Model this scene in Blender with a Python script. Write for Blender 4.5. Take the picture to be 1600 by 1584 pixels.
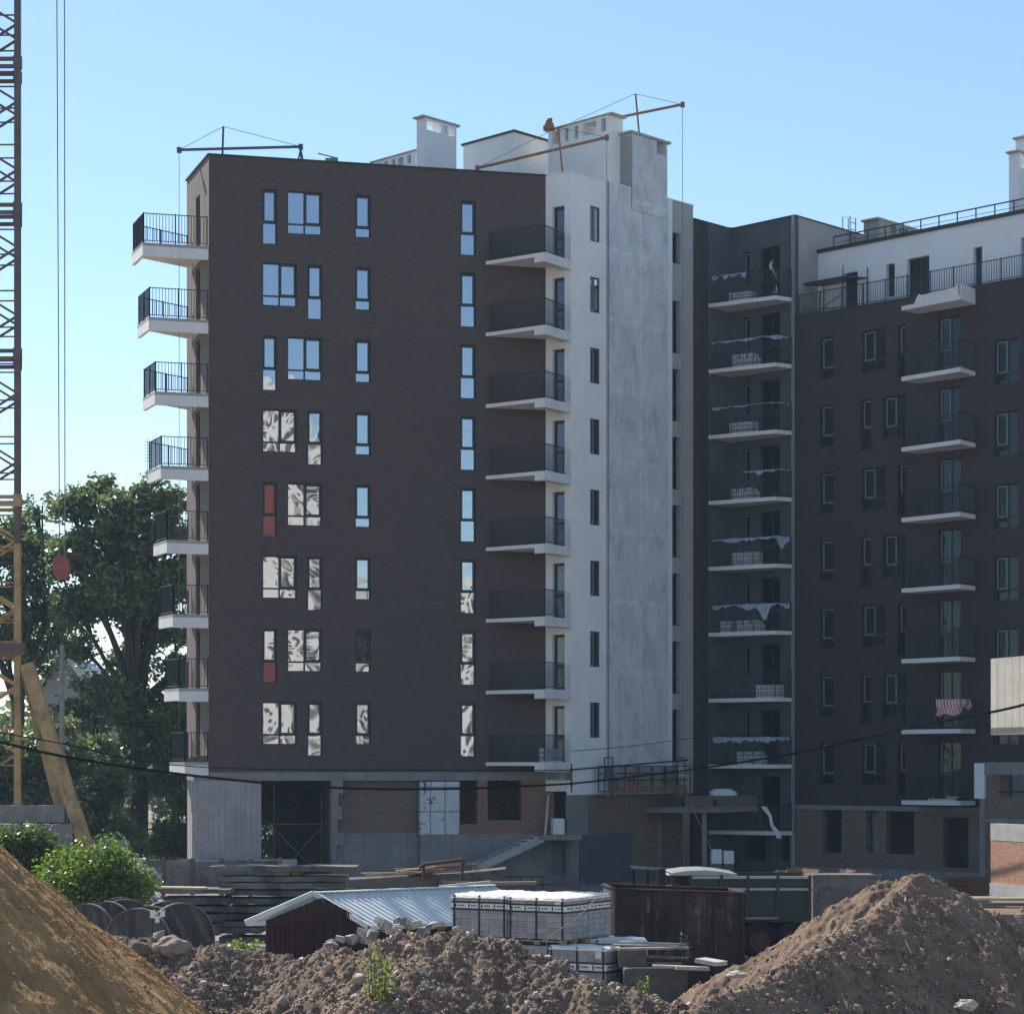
import bpy, bmesh, math, random
import numpy as np
from mathutils import Vector, Matrix, noise as mnoise
for _o in list(bpy.data.objects): bpy.data.objects.remove(_o)
SC = bpy.context.scene
COL = SC.collection
R = math.radians
random.seed(7)
RNG = np.random.default_rng(7)

# ------------------------------------------------------------------ camera, sky, sun, exposure
FPX, CX, HY, CZ = 3800.0, 800.0, 1195.0, 5.0        # focal length and horizon of the 1600 px wide photograph
cam_d = bpy.data.cameras.new('camera'); cam = bpy.data.objects.new('camera', cam_d); COL.objects.link(cam)
cam.location = (0, 0, CZ); cam.rotation_euler = (R(90), 0, 0)
cam_d.sensor_width = 36; cam_d.lens = 36*FPX/1600; cam_d.shift_y = (HY-792)/1600
cam_d.clip_start = 0.5; cam_d.clip_end = 6000
SC.camera = cam
SUN_AZ, SUN_EL = 36.0, 42.0                           # degrees left of straight ahead, degrees up
w = bpy.data.worlds.new('World'); SC.world = w; w.use_nodes = True
nt = w.node_tree; bg = nt.nodes['Background']
sky = nt.nodes.new('ShaderNodeTexSky'); sky.sky_type = 'NISHITA'; sky.sun_disc = False
sky.sun_elevation = R(SUN_EL); sky.sun_rotation = R(-SUN_AZ)
sky.air_density = 1.0; sky.dust_density = 0.1; sky.ozone_density = 3.0; sky.altitude = 100
nt.links.new(sky.outputs[0], bg.inputs[0]); bg.inputs[1].default_value = 0.108
sl = bpy.data.lights.new('sun', 'SUN'); sl.energy = 5.0; sl.angle = R(0.55); sl.color = (1, .93, .82)
sun = bpy.data.objects.new('sun', sl); COL.objects.link(sun)
_sd = Vector((-math.sin(R(SUN_AZ))*math.cos(R(SUN_EL)), math.cos(R(SUN_AZ))*math.cos(R(SUN_EL)), math.sin(R(SUN_EL))))
sun.rotation_euler = _sd.to_track_quat('Z', 'Y').to_euler(); sun.location = (-40, 60, 80)
vs = SC.view_settings; vs.view_transform = 'Standard'; vs.look = 'None'; vs.gamma = 1; vs.use_curve_mapping = False
vs.exposure = 0.66
SC.cycles.max_bounces = 6; SC.cycles.diffuse_bounces = 3; SC.cycles.glossy_bounces = 3; SC.cycles.transmission_bounces = 3
SC.cycles.use_denoising = True

# ------------------------------------------------------------------ haze added in place of lens glare: one closed box of even density
hz_m = bpy.data.materials.new('lens_veil_haze'); hz_m.use_nodes = True; _t = hz_m.node_tree; _t.nodes.remove(_t.nodes['Principled BSDF'])
_v = _t.nodes.new('ShaderNodeVolumePrincipled'); _v.inputs['Density'].default_value = 0.0003; _v.inputs['Color'].default_value = (.55, .80, 1, 1); _v.inputs['Anisotropy'].default_value = 0.0
_t.links.new(_v.outputs[0], _t.nodes['Material Output'].inputs['Volume'])
_hm = bpy.data.meshes.new('haze'); _x0, _x1, _y0, _y1, _z0, _z1 = -120, 160, -60, 220, -1.0, 50.0
_hm.from_pydata([(x, y, z) for z in (_z0, _z1) for x, y in ((_x0, _y0), (_x1, _y0), (_x1, _y1), (_x0, _y1))], [], [(3, 2, 1, 0), (4, 5, 6, 7), (0, 1, 5, 4), (1, 2, 6, 5), (2, 3, 7, 6), (3, 0, 4, 7)])
_hm.materials.append(hz_m); haze = bpy.data.objects.new('haze', _hm); COL.objects.link(haze); haze['kind'] = 'stuff'; haze['label'] = 'thin pale haze added over the building site in place of lens glare'

# ------------------------------------------------------------------ helpers
def at(px, py, Y): return Vector(((px-CX)/FPX*Y, Y, CZ+(HY-py)/FPX*Y))
def xy(px, Y): return Vector(((px-CX)/FPX*Y, Y))
def zof(py, Y): return CZ+(HY-py)/FPX*Y
def s_on(P, d, px):                                    # distance along wall line P + s*d met by the sight line of column px
    q = (px-CX)/FPX
    return (q*P[1]-P[0])/(d[0]-q*d[1])

WL, WR = {}, {}
def link(o, parent=None, loc=(0, 0, 0), rz=0.0):
    COL.objects.link(o); loc = Vector(loc)
    if parent is not None:
        o.parent = parent; pr = WR[parent.name]; d = loc-WL[parent.name]
        o.location = Matrix.Rotation(-pr, 3, 'Z') @ d; o.rotation_euler = (0, 0, rz-pr)
    else:
        o.location = loc; o.rotation_euler = (0, 0, rz)
    WL[o.name] = loc; WR[o.name] = rz
    return o
def obj(name, me, parent=None, loc=(0, 0, 0), rz=0.0): return link(bpy.data.objects.new(name, me), parent, loc, rz)
def tag(o, label=None, cat=None, group=None, kind=None):
    if label: o['label'] = label
    if cat: o['category'] = cat
    if group: o['group'] = group
    if kind: o['kind'] = kind
    return o
def thing(name, label, cat, loc=(0, 0, 0), rz=0.0, group=None):
    return tag(link(bpy.data.objects.new(name, None), None, loc, rz), label, cat, group)

class MB:
    def __init__(s): s.v = []; s.f = []; s.m = []
    def add(s, vs, fs, m=0):
        o = len(s.v); s.v += [tuple(v) for v in vs]; s.f += [tuple(i+o for i in f) for f in fs]; s.m += [m]*len(fs)
    def box(s, x0, x1, y0, y1, z0, z1, m=0, j=0.0):
        r = (lambda: random.uniform(-j, j)) if j else (lambda: 0.0)
        s.add([(x+r(), y+r(), z+r()) for z in (z0, z1) for x, y in ((x0, y0), (x1, y0), (x1, y1), (x0, y1))],
              [(3, 2, 1, 0), (4, 5, 6, 7), (0, 1, 5, 4), (1, 2, 6, 5), (2, 3, 7, 6), (3, 0, 4, 7)], m)
    def prism(s, poly, z0, z1, m=0):
        n = len(poly)
        s.add([(p[0], p[1], z0) for p in poly]+[(p[0], p[1], z1) for p in poly],
              [tuple(range(n-1, -1, -1)), tuple(range(n, 2*n))]+[(i, (i+1) % n, n+(i+1) % n, n+i) for i in range(n)], m)
    def tube(s, pts, r, n=6, m=0, cap=True):
        pts = [Vector(p) for p in pts]; rs = r if isinstance(r, (list, tuple)) else [r]*len(pts); rings = []
        for i, p in enumerate(pts):
            d = (pts[min(i+1, len(pts)-1)]-pts[max(i-1, 0)]).normalized()
            a = d.cross(Vector((0, 0, 1)) if abs(d.z) < .9 else Vector((1, 0, 0))).normalized(); b = d.cross(a)
            rings += [p+(a*math.cos(2*math.pi*k/n+.4)+b*math.sin(2*math.pi*k/n+.4))*rs[i] for k in range(n)]
        fs = [(i*n+k, i*n+(k+1) % n, (i+1)*n+(k+1) % n, (i+1)*n+k) for i in range(len(pts)-1) for k in range(n)]
        if cap: fs += [tuple(range(n-1, -1, -1)), tuple((len(pts)-1)*n+k for k in range(n))]
        s.add(rings, fs, m)
    def bar(s, p, q, w, h=None, m=0, up=(0, 0, 1)):
        p = Vector(p); q = Vector(q); h = h or w; d = (q-p).normalized(); up = Vector(up)
        if abs(d.dot(up)) > .95: up = Vector((1, 0, 0)) if abs(d.x) < .9 else Vector((0, 1, 0))
        a = d.cross(up).normalized()*w/2; b = a.cross(d).normalized()*h/2
        s.add([p-a-b, p+a-b, p+a+b, p-a+b, q-a-b, q+a-b, q+a+b, q-a+b],
              [(3, 2, 1, 0), (4, 5, 6, 7), (0, 1, 5, 4), (1, 2, 6, 5), (2, 3, 7, 6), (3, 0, 4, 7)], m)
    def mesh(s, name, mats, smooth=False, org=(0, 0, 0)):
        me = bpy.data.meshes.new(name); o = Vector(org)
        me.from_pydata([Vector(v)-o for v in s.v], [], s.f)
        for x in (mats if isinstance(mats, (list, tuple)) else [mats]): me.materials.append(x)
        me.polygons.foreach_set('material_index', s.m)
        if smooth: me.polygons.foreach_set('use_smooth', [True]*len(s.f))
        me.update(); return me
    def build(s, name, mats, parent=None, org=(0, 0, 0), smooth=False, bevel=0.0, rz=0.0):
        """vertices are world coordinates unless rz is used, then local to org"""
        o = obj(name, s.mesh(name, mats, smooth, (0, 0, 0) if rz else org), parent, org, rz)
        if bevel: bev(o, bevel)
        return o
def bev(o, wd, seg=1):
    b = o.modifiers.new('bevel', 'BEVEL'); b.width = wd; b.segments = seg; b.limit_method = 'ANGLE'; b.angle_limit = R(40)
    return o
def np_mesh(name, verts, faces, mats, smooth=False):
    me = bpy.data.meshes.new(name); k = faces.shape[1]; nf = len(faces)
    me.vertices.add(len(verts)); me.vertices.foreach_set('co', np.asarray(verts, np.float32).ravel())
    me.loops.add(nf*k); me.loops.foreach_set('vertex_index', np.asarray(faces, np.int32).ravel())
    me.polygons.add(nf); me.polygons.foreach_set('loop_start', np.arange(0, nf*k, k, dtype=np.int32))
    me.polygons.foreach_set('loop_total', np.full(nf, k, np.int32))
    if smooth: me.polygons.foreach_set('use_smooth', np.ones(nf, bool))
    for x in (mats if isinstance(mats, (list, tuple)) else [mats]): me.materials.append(x)
    me.update(calc_edges=True); return me
def vnoise(x, y, seed=0):                              # smooth value noise on arrays
    xi = np.floor(x).astype(np.int64); yi = np.floor(y).astype(np.int64); fx = x-xi; fy = y-yi
    fx = fx*fx*(3-2*fx); fy = fy*fy*(3-2*fy)
    def h(a, b):
        n = (a*374761393+b*668265263+seed*1442695041) & 0xffffffff
        n = ((n ^ (n >> 13))*1274126177) & 0xffffffff
        return ((n ^ (n >> 16)) & 0xffff)/65535.0
    return (h(xi, yi)*(1-fx)+h(xi+1, yi)*fx)*(1-fy)+(h(xi, yi+1)*(1-fx)+h(xi+1, yi+1)*fx)*fy
def fbm(x, y, seed=0, octv=4, gain=.5):
    t = np.zeros_like(x); a = 1.0; n = 0.0
    for i in range(octv):
        t += a*(vnoise(x*2**i, y*2**i, seed+i*17)-.5); n += a; a *= gain
    return t/n*2

# ------------------------------------------------------------------ materials
def newmat(name):
    m = bpy.data.materials.new(name); m.use_nodes = True; t = m.node_tree; b = t.nodes['Principled BSDF']
    return m, t, b
def N(t, typ, **kw):
    n = t.nodes.new('ShaderNode'+typ)
    for k, v in kw.items():
        if k in n.inputs: n.inputs[k].default_value = v
        else: setattr(n, k, v)
    return n
def L(t, a, b): t.links.new(a, b)
def ramp(t, fac, stops):
    r = N(t, 'ValToRGB'); e = r.color_ramp.elements
    while len(e) < len(stops): e.new(.5)
    for i, (p, c) in enumerate(stops): e[i].position = p; e[i].color = (*c, 1)
    L(t, fac, r.inputs[0]); return r.outputs[0]
def mix(t, fac, a, b, mode='MIX'):
    n = N(t, 'Mix', data_type='RGBA', blend_type=mode)
    if isinstance(fac, (int, float)): n.inputs[0].default_value = fac
    else: L(t, fac, n.inputs[0])
    for k, v in ((6, a), (7, b)):
        if isinstance(v, (tuple, list)): n.inputs[k].default_value = (*v, 1)
        else: L(t, v, n.inputs[k])
    return n.outputs[2]
def coords(t, flat=False, scale=(1, 1, 1), gen='Object'):
    c = N(t, 'TexCoord'); o = c.outputs[gen]
    if flat:                                           # (x, z) of a wall built in its own frame
        s = N(t, 'SeparateXYZ'); L(t, o, s.inputs[0]); k = N(t, 'CombineXYZ'); L(t, s.outputs[0], k.inputs[0]); L(t, s.outputs[2], k.inputs[1]); o = k.outputs[0]
    if scale != (1, 1, 1):
        mp = N(t, 'Mapping'); mp.inputs['Scale'].default_value = scale; L(t, o, mp.inputs[0]); o = mp.outputs[0]
    return o
def noise(t, co, scale, detail=5, rough=.55, dist=0.0):
    n = N(t, 'TexNoise'); n.inputs['Scale'].default_value = scale; n.inputs['Detail'].default_value = detail
    n.inputs['Roughness'].default_value = rough; n.inputs['Distortion'].default_value = dist
    L(t, co, n.inputs['Vector']); return n.outputs[0]
def bump(t, b, h, strength=.3, dist=.02):
    n = N(t, 'Bump'); n.inputs['Strength'].default_value = strength; n.inputs['Distance'].default_value = dist
    L(t, h, n.inputs['Height']); L(t, n.outputs[0], b.inputs['Normal'])
def sc(c, k): return tuple(min(1, x*k) for x in c)
def mat(name, c, rough=.8, var=.25, scale=1.5, c2=None, metallic=0.0, bstr=.25, bscale=25, bdist=.01, spec=.3, objvar=0.0, stretch=(1, 1, 1)):
    m, t, b = newmat(name); co = coords(t, scale=stretch)
    col = ramp(t, noise(t, co, scale, 7, .62), [(.3, sc(c, 1-var)), (.7, sc(c, 1+var))])
    if c2: col = mix(t, ramp(t, noise(t, co, scale*.6, 6, .65, .4), [(.5, (0, 0, 0)), (.62, (1, 1, 1))]), col, c2)
    if objvar:
        oi = N(t, 'ObjectInfo'); col = mix(t, 1.0, col, ramp(t, oi.outputs['Random'], [(0, (1-objvar,)*3), (1, (1+objvar*.6,)*3)]), 'MULTIPLY')
    L(t, col, b.inputs['Base Color']); b.inputs['Roughness'].default_value = rough; b.inputs['Metallic'].default_value = metallic
    b.inputs['Specular IOR Level'].default_value = spec
    if bstr: bump(t, b, noise(t, coords(t, scale=stretch), bscale, 4), bstr, bdist)
    return m
def facade_mat(name, c, c2, zt=.5):                    # dark clinker tile: fine courses, slow cloudy change of tone
    m, t, b = newmat(name); co = coords(t, flat=True)
    br = N(t, 'TexBrick'); L(t, co, br.inputs['Vector']); br.inputs['Scale'].default_value = 1
    br.inputs['Brick Width'].default_value = .25; br.inputs['Row Height'].default_value = .071; br.inputs['Mortar Size'].default_value = .006
    br.inputs['Mortar Smooth'].default_value = .3; br.inputs['Bias'].default_value = 0
    br.inputs['Color1'].default_value = (*sc(c, .90), 1); br.inputs['Color2'].default_value = (*sc(c, 1.10), 1); br.inputs['Mortar'].default_value = (*sc(c, .7), 1)
    col = mix(t, ramp(t, noise(t, co, .22, 6, .6), [(.35, (0, 0, 0)), (.7, (.6, .6, .6))]), br.outputs[0], c2)
    col = mix(t, .3, col, ramp(t, noise(t, coords(t, flat=True, scale=(.4, 1, 1)), 1.6, 5, .65), [(.32, (.80, .80, .82)), (.68, (1.14, 1.13, 1.1))]), 'MULTIPLY')
    L(t, col, b.inputs['Base Color']); b.inputs['Roughness'].default_value = .85; b.inputs['Specular IOR Level'].default_value = .25
    bump(t, b, br.outputs['Fac'], -.3, .006); return m
def brick_mat(name, a, c, mortar, patch=None, k=1.0, amt=.55):
    m, t, b = newmat(name); co = coords(t, flat=True)
    br = N(t, 'TexBrick'); L(t, co, br.inputs['Vector']); br.inputs['Scale'].default_value = 1
    br.inputs['Brick Width'].default_value = .26*k; br.inputs['Row Height'].default_value = .078*k; br.inputs['Mortar Size'].default_value = .012*k
    br.inputs['Mortar Smooth'].default_value = .2
    br.inputs['Color1'].default_value = (*a, 1); br.inputs['Color2'].default_value = (*c, 1); br.inputs['Mortar'].default_value = (*mortar, 1)
    col = mix(t, ramp(t, noise(t, co, 5, 5, .6), [(.3, (.55, .55, .55)), (.7, (1.15, 1.15, 1.15))]), br.outputs[0], br.outputs[0], 'MIX')
    col = mix(t, .5, br.outputs[0], ramp(t, noise(t, co, 9, 5, .6), [(.3, sc(a, .55)), (.7, sc(c, 1.35))]))
    if patch: col = mix(t, ramp(t, noise(t, co, .9, 7, .7), [(amt-.04, (0, 0, 0)), (amt+.04, (1, 1, 1))]), col, patch)
    L(t, col, b.inputs['Base Color']); b.inputs['Roughness'].default_value = .9; b.inputs['Specular IOR Level'].default_value = .15
    bump(t, b, br.outputs['Fac'], -.6, .012); return m
def board_concrete(name, c, width=.22, groove=.75):               # board-marked concrete: vertical boards, drips
    m, t, b = newmat(name); co = coords(t, flat=True)
    st = noise(t, coords(t, flat=True, scale=(1, .06, 1)), 1/width*1.2, 4, .7)
    col = ramp(t, st, [(.3, sc(c, .72)), (.5, c), (.72, sc(c, 1.35))])
    col = mix(t, .55, col, ramp(t, noise(t, co, 1.3, 7, .65), [(.3, sc(c, .7)), (.7, sc(c, 1.3))]))
    wv = N(t, 'TexWave', wave_type='BANDS', bands_direction='X'); L(t, co, wv.inputs['Vector']); wv.inputs['Scale'].default_value = .314/width; wv.inputs['Distortion'].default_value = .25
    col = mix(t, ramp(t, wv.outputs[0], [(0, (groove,)*3), (.07, (0, 0, 0))]), col, sc(c, .5))
    L(t, col, b.inputs['Base Color']); b.inputs['Roughness'].default_value = .85; bump(t, b, wv.outputs[0], .25, .01); return m
def patchy_concrete(name, c):                          # lift-shaft wall: panel pours, pale patched joints, trowel blotches, drips
    m, t, b = newmat(name); co = coords(t, flat=True)
    col = ramp(t, noise(t, coords(t, flat=True, scale=(1, .45, 1)), 1.3, 10, .74, .4), [(.30, sc(c, .62)), (.48, sc(c, .95)), (.58, sc(c, 1.05)), (.74, sc(c, 1.3))])
    br = N(t, 'TexBrick'); L(t, coords(t, flat=True), br.inputs['Vector']); br.inputs['Scale'].default_value = 1; br.offset = .5
    br.inputs['Brick Width'].default_value = 1.55; br.inputs['Row Height'].default_value = 1.5; br.inputs['Mortar Size'].default_value = .014; br.inputs['Mortar Smooth'].default_value = .1
    br.inputs['Color1'].default_value = (.95, .95, .96, 1); br.inputs['Color2'].default_value = (1.04, 1.04, 1.03, 1); br.inputs['Mortar'].default_value = (.9, .9, .9, 1)
    col = mix(t, .75, col, br.outputs[0], 'MULTIPLY')
    b2 = N(t, 'TexBrick'); L(t, co, b2.inputs['Vector']); b2.inputs['Scale'].default_value = 1; b2.offset = 0
    b2.inputs['Brick Width'].default_value = 2.3; b2.inputs['Row Height'].default_value = 3.0; b2.inputs['Mortar Size'].default_value = .13; b2.inputs['Mortar Smooth'].default_value = .9
    k = N(t, 'Math', operation='MULTIPLY'); L(t, b2.outputs['Fac'], k.inputs[0]); L(t, ramp(t, noise(t, co, 2.2, 7, .7), [(.42, (0, 0, 0)), (.56, (.7, .7, .7))]), k.inputs[1])
    col = mix(t, k.outputs[0], col, sc(c, 1.25))
    dr = ramp(t, noise(t, coords(t, flat=True, scale=(1, .05, 1)), 4.0, 6, .7), [(.54, (1, 1, 1)), (.74, (.85, .86, .87))]); col = mix(t, .8, col, dr, 'MULTIPLY')
    L(t, col, b.inputs['Base Color']); b.inputs['Roughness'].default_value = .9; bump(t, b, noise(t, co, 5, 6), .3, .02); return m
def glass_mat(name, refl, dark, wave=.0, rough=.02, ws=1.6):  # coated glazing: mirror layer over a dark room
    m, t, b = newmat(name); t.nodes.remove(b); out = t.nodes['Material Output']
    g = N(t, 'BsdfGlossy'); g.inputs['Roughness'].default_value = rough; g.inputs['Color'].default_value = (*refl, 1)
    d = N(t, 'BsdfDiffuse'); d.inputs['Color'].default_value = (*dark, 1)
    ad = N(t, 'AddShader'); L(t, g.outputs[0], ad.inputs[0]); L(t, d.outputs[0], ad.inputs[1]); L(t, ad.outputs[0], out.inputs[0])
    if wave:
        oi = N(t, 'ObjectInfo'); c = N(t, 'TexCoord'); a = N(t, 'VectorMath', operation='ADD'); mu = N(t, 'VectorMath', operation='SCALE')
        L(t, c.outputs['Object'], a.inputs[0]); cb = N(t, 'CombineXYZ'); mm = N(t, 'Math', operation='MULTIPLY'); mm.inputs[1].default_value = 40
        L(t, oi.outputs['Random'], mm.inputs[0]); [L(t, mm.outputs[0], cb.inputs[i]) for i in range(3)]; L(t, cb.outputs[0], a.inputs[1])
        bp = N(t, 'Bump'); bp.inputs['Strength'].default_value = 1.0; bp.inputs['Distance'].default_value = wave
        L(t, noise(t, a.outputs[0], ws, 1.0, .4, .5), bp.inputs['Height']); L(t, bp.outputs[0], g.inputs['Normal'])
    return m
def leaf_mat(name, a, b_, tr=.35, sp=.35):
    m, t, b = newmat(name); out = t.nodes['Material Output']
    ge = N(t, 'NewGeometry'); col = ramp(t, ge.outputs['Random Per Island'], [(0, a), (.55, tuple((x+y)/2 for x, y in zip(a, b_))), (1, b_)])
    col = mix(t, .6, col, ramp(t, noise(t, coords(t), .7, 3), [(.3, (.6, .62, .7)), (.7, (1.25, 1.2, 1.0))]), 'MULTIPLY')
    L(t, col, b.inputs['Base Color']); b.inputs['Roughness'].default_value = .38; b.inputs['Specular IOR Level'].default_value = sp
    tl = N(t, 'BsdfTranslucent'); L(t, mix(t, 1.0, col, (1.3, 1.5, .6), 'MULTIPLY'), tl.inputs['Color'])
    ms = N(t, 'MixShader'); ms.inputs[0].default_value = tr; L(t, b.outputs[0], ms.inputs[1]); L(t, tl.outputs[0], ms.inputs[2]); L(t, ms.outputs[0], out.inputs[0])
    return m
def soil_mat(name, c, cpale, cdark, grain=30, pale=.62):
    m, t, b = newmat(name); co = coords(t)
    col = ramp(t, noise(t, co, 1.1, 9, .68, .3), [(.3, cdark), (.5, c), (.72, sc(c, 1.35))])
    col = mix(t, ramp(t, noise(t, co, 5, 8, .75), [(pale, (0, 0, 0)), (pale+.08, (1, 1, 1))]), col, cpale)
    L(t, col, b.inputs['Base Color']); b.inputs['Roughness'].default_value = .95; b.inputs['Specular IOR Level'].default_value = .1
    bump(t, b, noise(t, co, grain, 6, .7), .9, .03); return m
def insul_mat(name):                                   # white insulation boards: adhesive seams, torn patches over bare brick
    m, t, b = newmat(name); co = coords(t, flat=True)
    n1 = noise(t, co, 1.9, 9, .75, .5); br = N(t, 'TexBrick'); L(t, co, br.inputs['Vector']); br.inputs['Scale'].default_value = 1; br.offset = .0
    br.inputs['Brick Width'].default_value = .62; br.inputs['Row Height'].default_value = 1.02; br.inputs['Mortar Size'].default_value = .035; br.inputs['Mortar Smooth'].default_value = .6
    br.inputs['Color1'].default_value = (.62, .65, .67, 1); br.inputs['Color2'].default_value = (.54, .57, .59, 1); br.inputs['Mortar'].default_value = (.22, .22, .215, 1)
    sx = N(t, 'SeparateXYZ'); L(t, co, sx.inputs[0]); ad = N(t, 'Math', operation='MULTIPLY_ADD'); ad.inputs[1].default_value = .035; ad.inputs[2].default_value = -.33; L(t, sx.outputs[0], ad.inputs[0])
    su = N(t, 'Math', operation='ADD'); L(t, n1, su.inputs[0]); L(t, ad.outputs[0], su.inputs[1])
    col = mix(t, ramp(t, su.outputs[0], [(.43, (1, 1, 1)), (.455, (0, 0, 0))]), br.outputs[0], (.13, .085, .075))
    col = mix(t, .7, col, ramp(t, noise(t, coords(t, flat=True, scale=(1, .15, 1)), 6, 6, .7), [(.35, (.8, .8, .8)), (.6, (1.05, 1.05, 1.05))]), 'MULTIPLY')
    L(t, col, b.inputs['Base Color']); b.inputs['Roughness'].default_value = .9; bump(t, b, n1, .4, .03); return m
M = {}
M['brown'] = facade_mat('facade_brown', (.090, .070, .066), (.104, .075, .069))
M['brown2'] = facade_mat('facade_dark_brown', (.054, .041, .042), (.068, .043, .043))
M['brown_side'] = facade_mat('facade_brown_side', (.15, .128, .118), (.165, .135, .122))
M['slate'] = mat('plaster_slate', (.085, .092, .10), .9, .12, .6)
def render_mat(name, c, dirt=.22, fs=1.0):            # painted render: faint trowel clouds, rain runs, grime
    m, t, b = newmat(name); co = coords(t)
    col = ramp(t, noise(t, co, .8, 7, .62), [(.3, sc(c, .93)), (.7, sc(c, 1.04))])
    run = ramp(t, noise(t, coords(t, scale=(1, 1, .07)), 5.5*fs, 6, .7), [(.50, (0, 0, 0)), (.74, (1, 1, 1))]); msk = ramp(t, noise(t, co, .55*fs, 4), [(.42, (0, 0, 0)), (.66, (dirt*2,)*3)])
    mu = N(t, 'Math', operation='MULTIPLY'); L(t, run, mu.inputs[0]); L(t, msk, mu.inputs[1])
    col = mix(t, mu.outputs[0], col, sc(c, .62)); L(t, col, b.inputs['Base Color']); b.inputs['Roughness'].default_value = .85; b.inputs['Specular IOR Level'].default_value = .25
    bump(t, b, noise(t, co, 30, 4), .1, .01); return m
M['white'] = render_mat('render_white', (.80, .80, .78), .2)
M['white2'] = render_mat('render_white_grey', (.74, .76, .78), .15)
M['olive'] = mat('plaster_grey_green', (.36, .37, .35), .9, .1, .9)
M['sidegrey'] = mat('plaster_side_grey', (.34, .335, .32), .9, .1, .9)
M['shaft'] = patchy_concrete('lift_shaft_concrete', (.60, .61, .635))
M['board'] = board_concrete('board_marked_concrete', (.31, .305, .30), .22, .45)
M['base'] = board_concrete('base_concrete', (.22, .215, .205), .9, .25)
M['conc'] = mat('precast_concrete', (.26, .25, .235), .9, .3, 1.2, bscale=14, objvar=.25, bstr=.5)
M['conc_dark'] = mat('weathered_concrete', (.16, .15, .14), .92, .35, 2.0, c2=(.09, .085, .075), bscale=12, objvar=.35, bstr=.5)
M['conc_pale'] = mat('pale_concrete', (.40, .39, .36), .9, .18, 1.6, bscale=14)
M['slab'] = render_mat('balcony_slab_white', (.72, .71, .69), .45, 1.6)
M['soffit'] = mat('soffit_beige', (.62, .58, .52), .85, .06, 1.0, bstr=.05)
M['rail'] = mat('railing_black', (.018, .019, .022), .45, .1, 3, bstr=0, spec=.4)
M['frame'] = mat('frame_anthracite', (.022, .025, .030), .45, .1, 3, bstr=0, spec=.4)
M['sash'] = mat('sash_light_grey', (.20, .215, .225), .5, .05, 3, bstr=0)
M['coping'] = mat('coping_sheet', (.035, .036, .04), .4, .1, 2, metallic=.3, bstr=0)
M['roof'] = mat('roof_felt', (.07, .07, .072), .9, .2, .6)
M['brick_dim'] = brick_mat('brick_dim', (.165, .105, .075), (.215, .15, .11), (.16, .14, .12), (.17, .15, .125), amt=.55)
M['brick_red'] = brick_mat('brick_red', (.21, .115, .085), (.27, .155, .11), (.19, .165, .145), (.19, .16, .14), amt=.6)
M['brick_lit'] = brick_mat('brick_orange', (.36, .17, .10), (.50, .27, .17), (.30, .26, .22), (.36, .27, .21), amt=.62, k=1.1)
M['insul'] = insul_mat('insulation_boards')
M['glass'] = glass_mat('coated_glass', (.36, .38, .40), (.012, .014, .016), wave=.022, ws=.7)
M['glass_flat'] = glass_mat('coated_glass_flat', (.33, .36, .40), (.012, .014, .016), wave=.003)
M['glass_dim'] = glass_mat('dim_glass', (.028, .034, .038), (.010, .012, .014), wave=.01)
M['glass_part'] = glass_mat('part_coated_glass', (.26, .28, .30), (.012, .014, .016), wave=.008)
M['glass_mid'] = glass_mat('balcony_door_glass', (.09, .10, .115), (.010, .012, .014), wave=.01)
M['redboard'] = mat('red_board', (.42, .12, .09), .6, .08, 2, bstr=.1)
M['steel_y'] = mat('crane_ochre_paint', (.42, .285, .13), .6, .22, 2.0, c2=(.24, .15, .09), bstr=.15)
M['steel_b'] = mat('crane_brown_and_silhouette', (.13, .095, .085), .6, .25, 2.0, bstr=.15)  # upper mast's sky silhouette put into the colour; collar and jib share it
M['rust'] = mat('rusty_sheet', (.075, .042, .032), .85, .4, 1.2, c2=(.035, .026, .024), bscale=18, stretch=(1, 1, .35))
def rust_runs(name, c):
    m, t, b = newmat(name); co = coords(t, flat=True); st = noise(t, coords(t, flat=True, scale=(1, .16, 1)), 5.5, 6, .7)
    big = noise(t, co, 1.1, 6, .65); col = ramp(t, big, [(.3, sc(c, .5)), (.7, sc(c, 1.5))])
    mk = N(t, 'Math', operation='MULTIPLY'); L(t, ramp(t, st, [(.52, (0, 0, 0)), (.62, (1, 1, 1))]), mk.inputs[0]); L(t, ramp(t, noise(t, co, 1.8, 3), [(.45, (0, 0, 0)), (.6, (.8, .8, .8))]), mk.inputs[1])
    col = mix(t, mk.outputs[0], col, (.20, .155, .13)); L(t, col, b.inputs['Base Color']); b.inputs['Roughness'].default_value = .85; bump(t, b, noise(t, co, 14, 5), .4, .02); return m
M['rust_runs'] = rust_runs('rusty_sheet_with_runs', (.042, .026, .022))
M['rust_pale'] = mat('rust_stain_pale', (.22, .17, .14), .85, .3, 4, bstr=.2)
M['orange'] = mat('rig_orange_paint', (.27, .13, .065), .6, .25, 2.5, bstr=.1)
M['bluegrey'] = mat('rig_blue_paint', (.06, .085, .14), .55, .2, 2.5, bstr=.1)
M['rope'] = mat('steel_rope', (.16, .16, .16), .6, .1, 8, bstr=0)
M['wire'] = mat('black_cable', (.010, .010, .011), 1, .1, 8, bstr=0, spec=0)
M['wood'] = mat('weathered_timber', (.20, .17, .14), .85, .3, 3, bscale=30, objvar=.4, stretch=(1, 1, 1))
M['wood_grey'] = mat('bleached_timber', (.40, .38, .33), .85, .3, 4, bscale=30, objvar=.3)
M['wood_new'] = mat('pale_timber', (.46, .36, .24), .8, .2, 3, bscale=30, objvar=.3)
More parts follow.
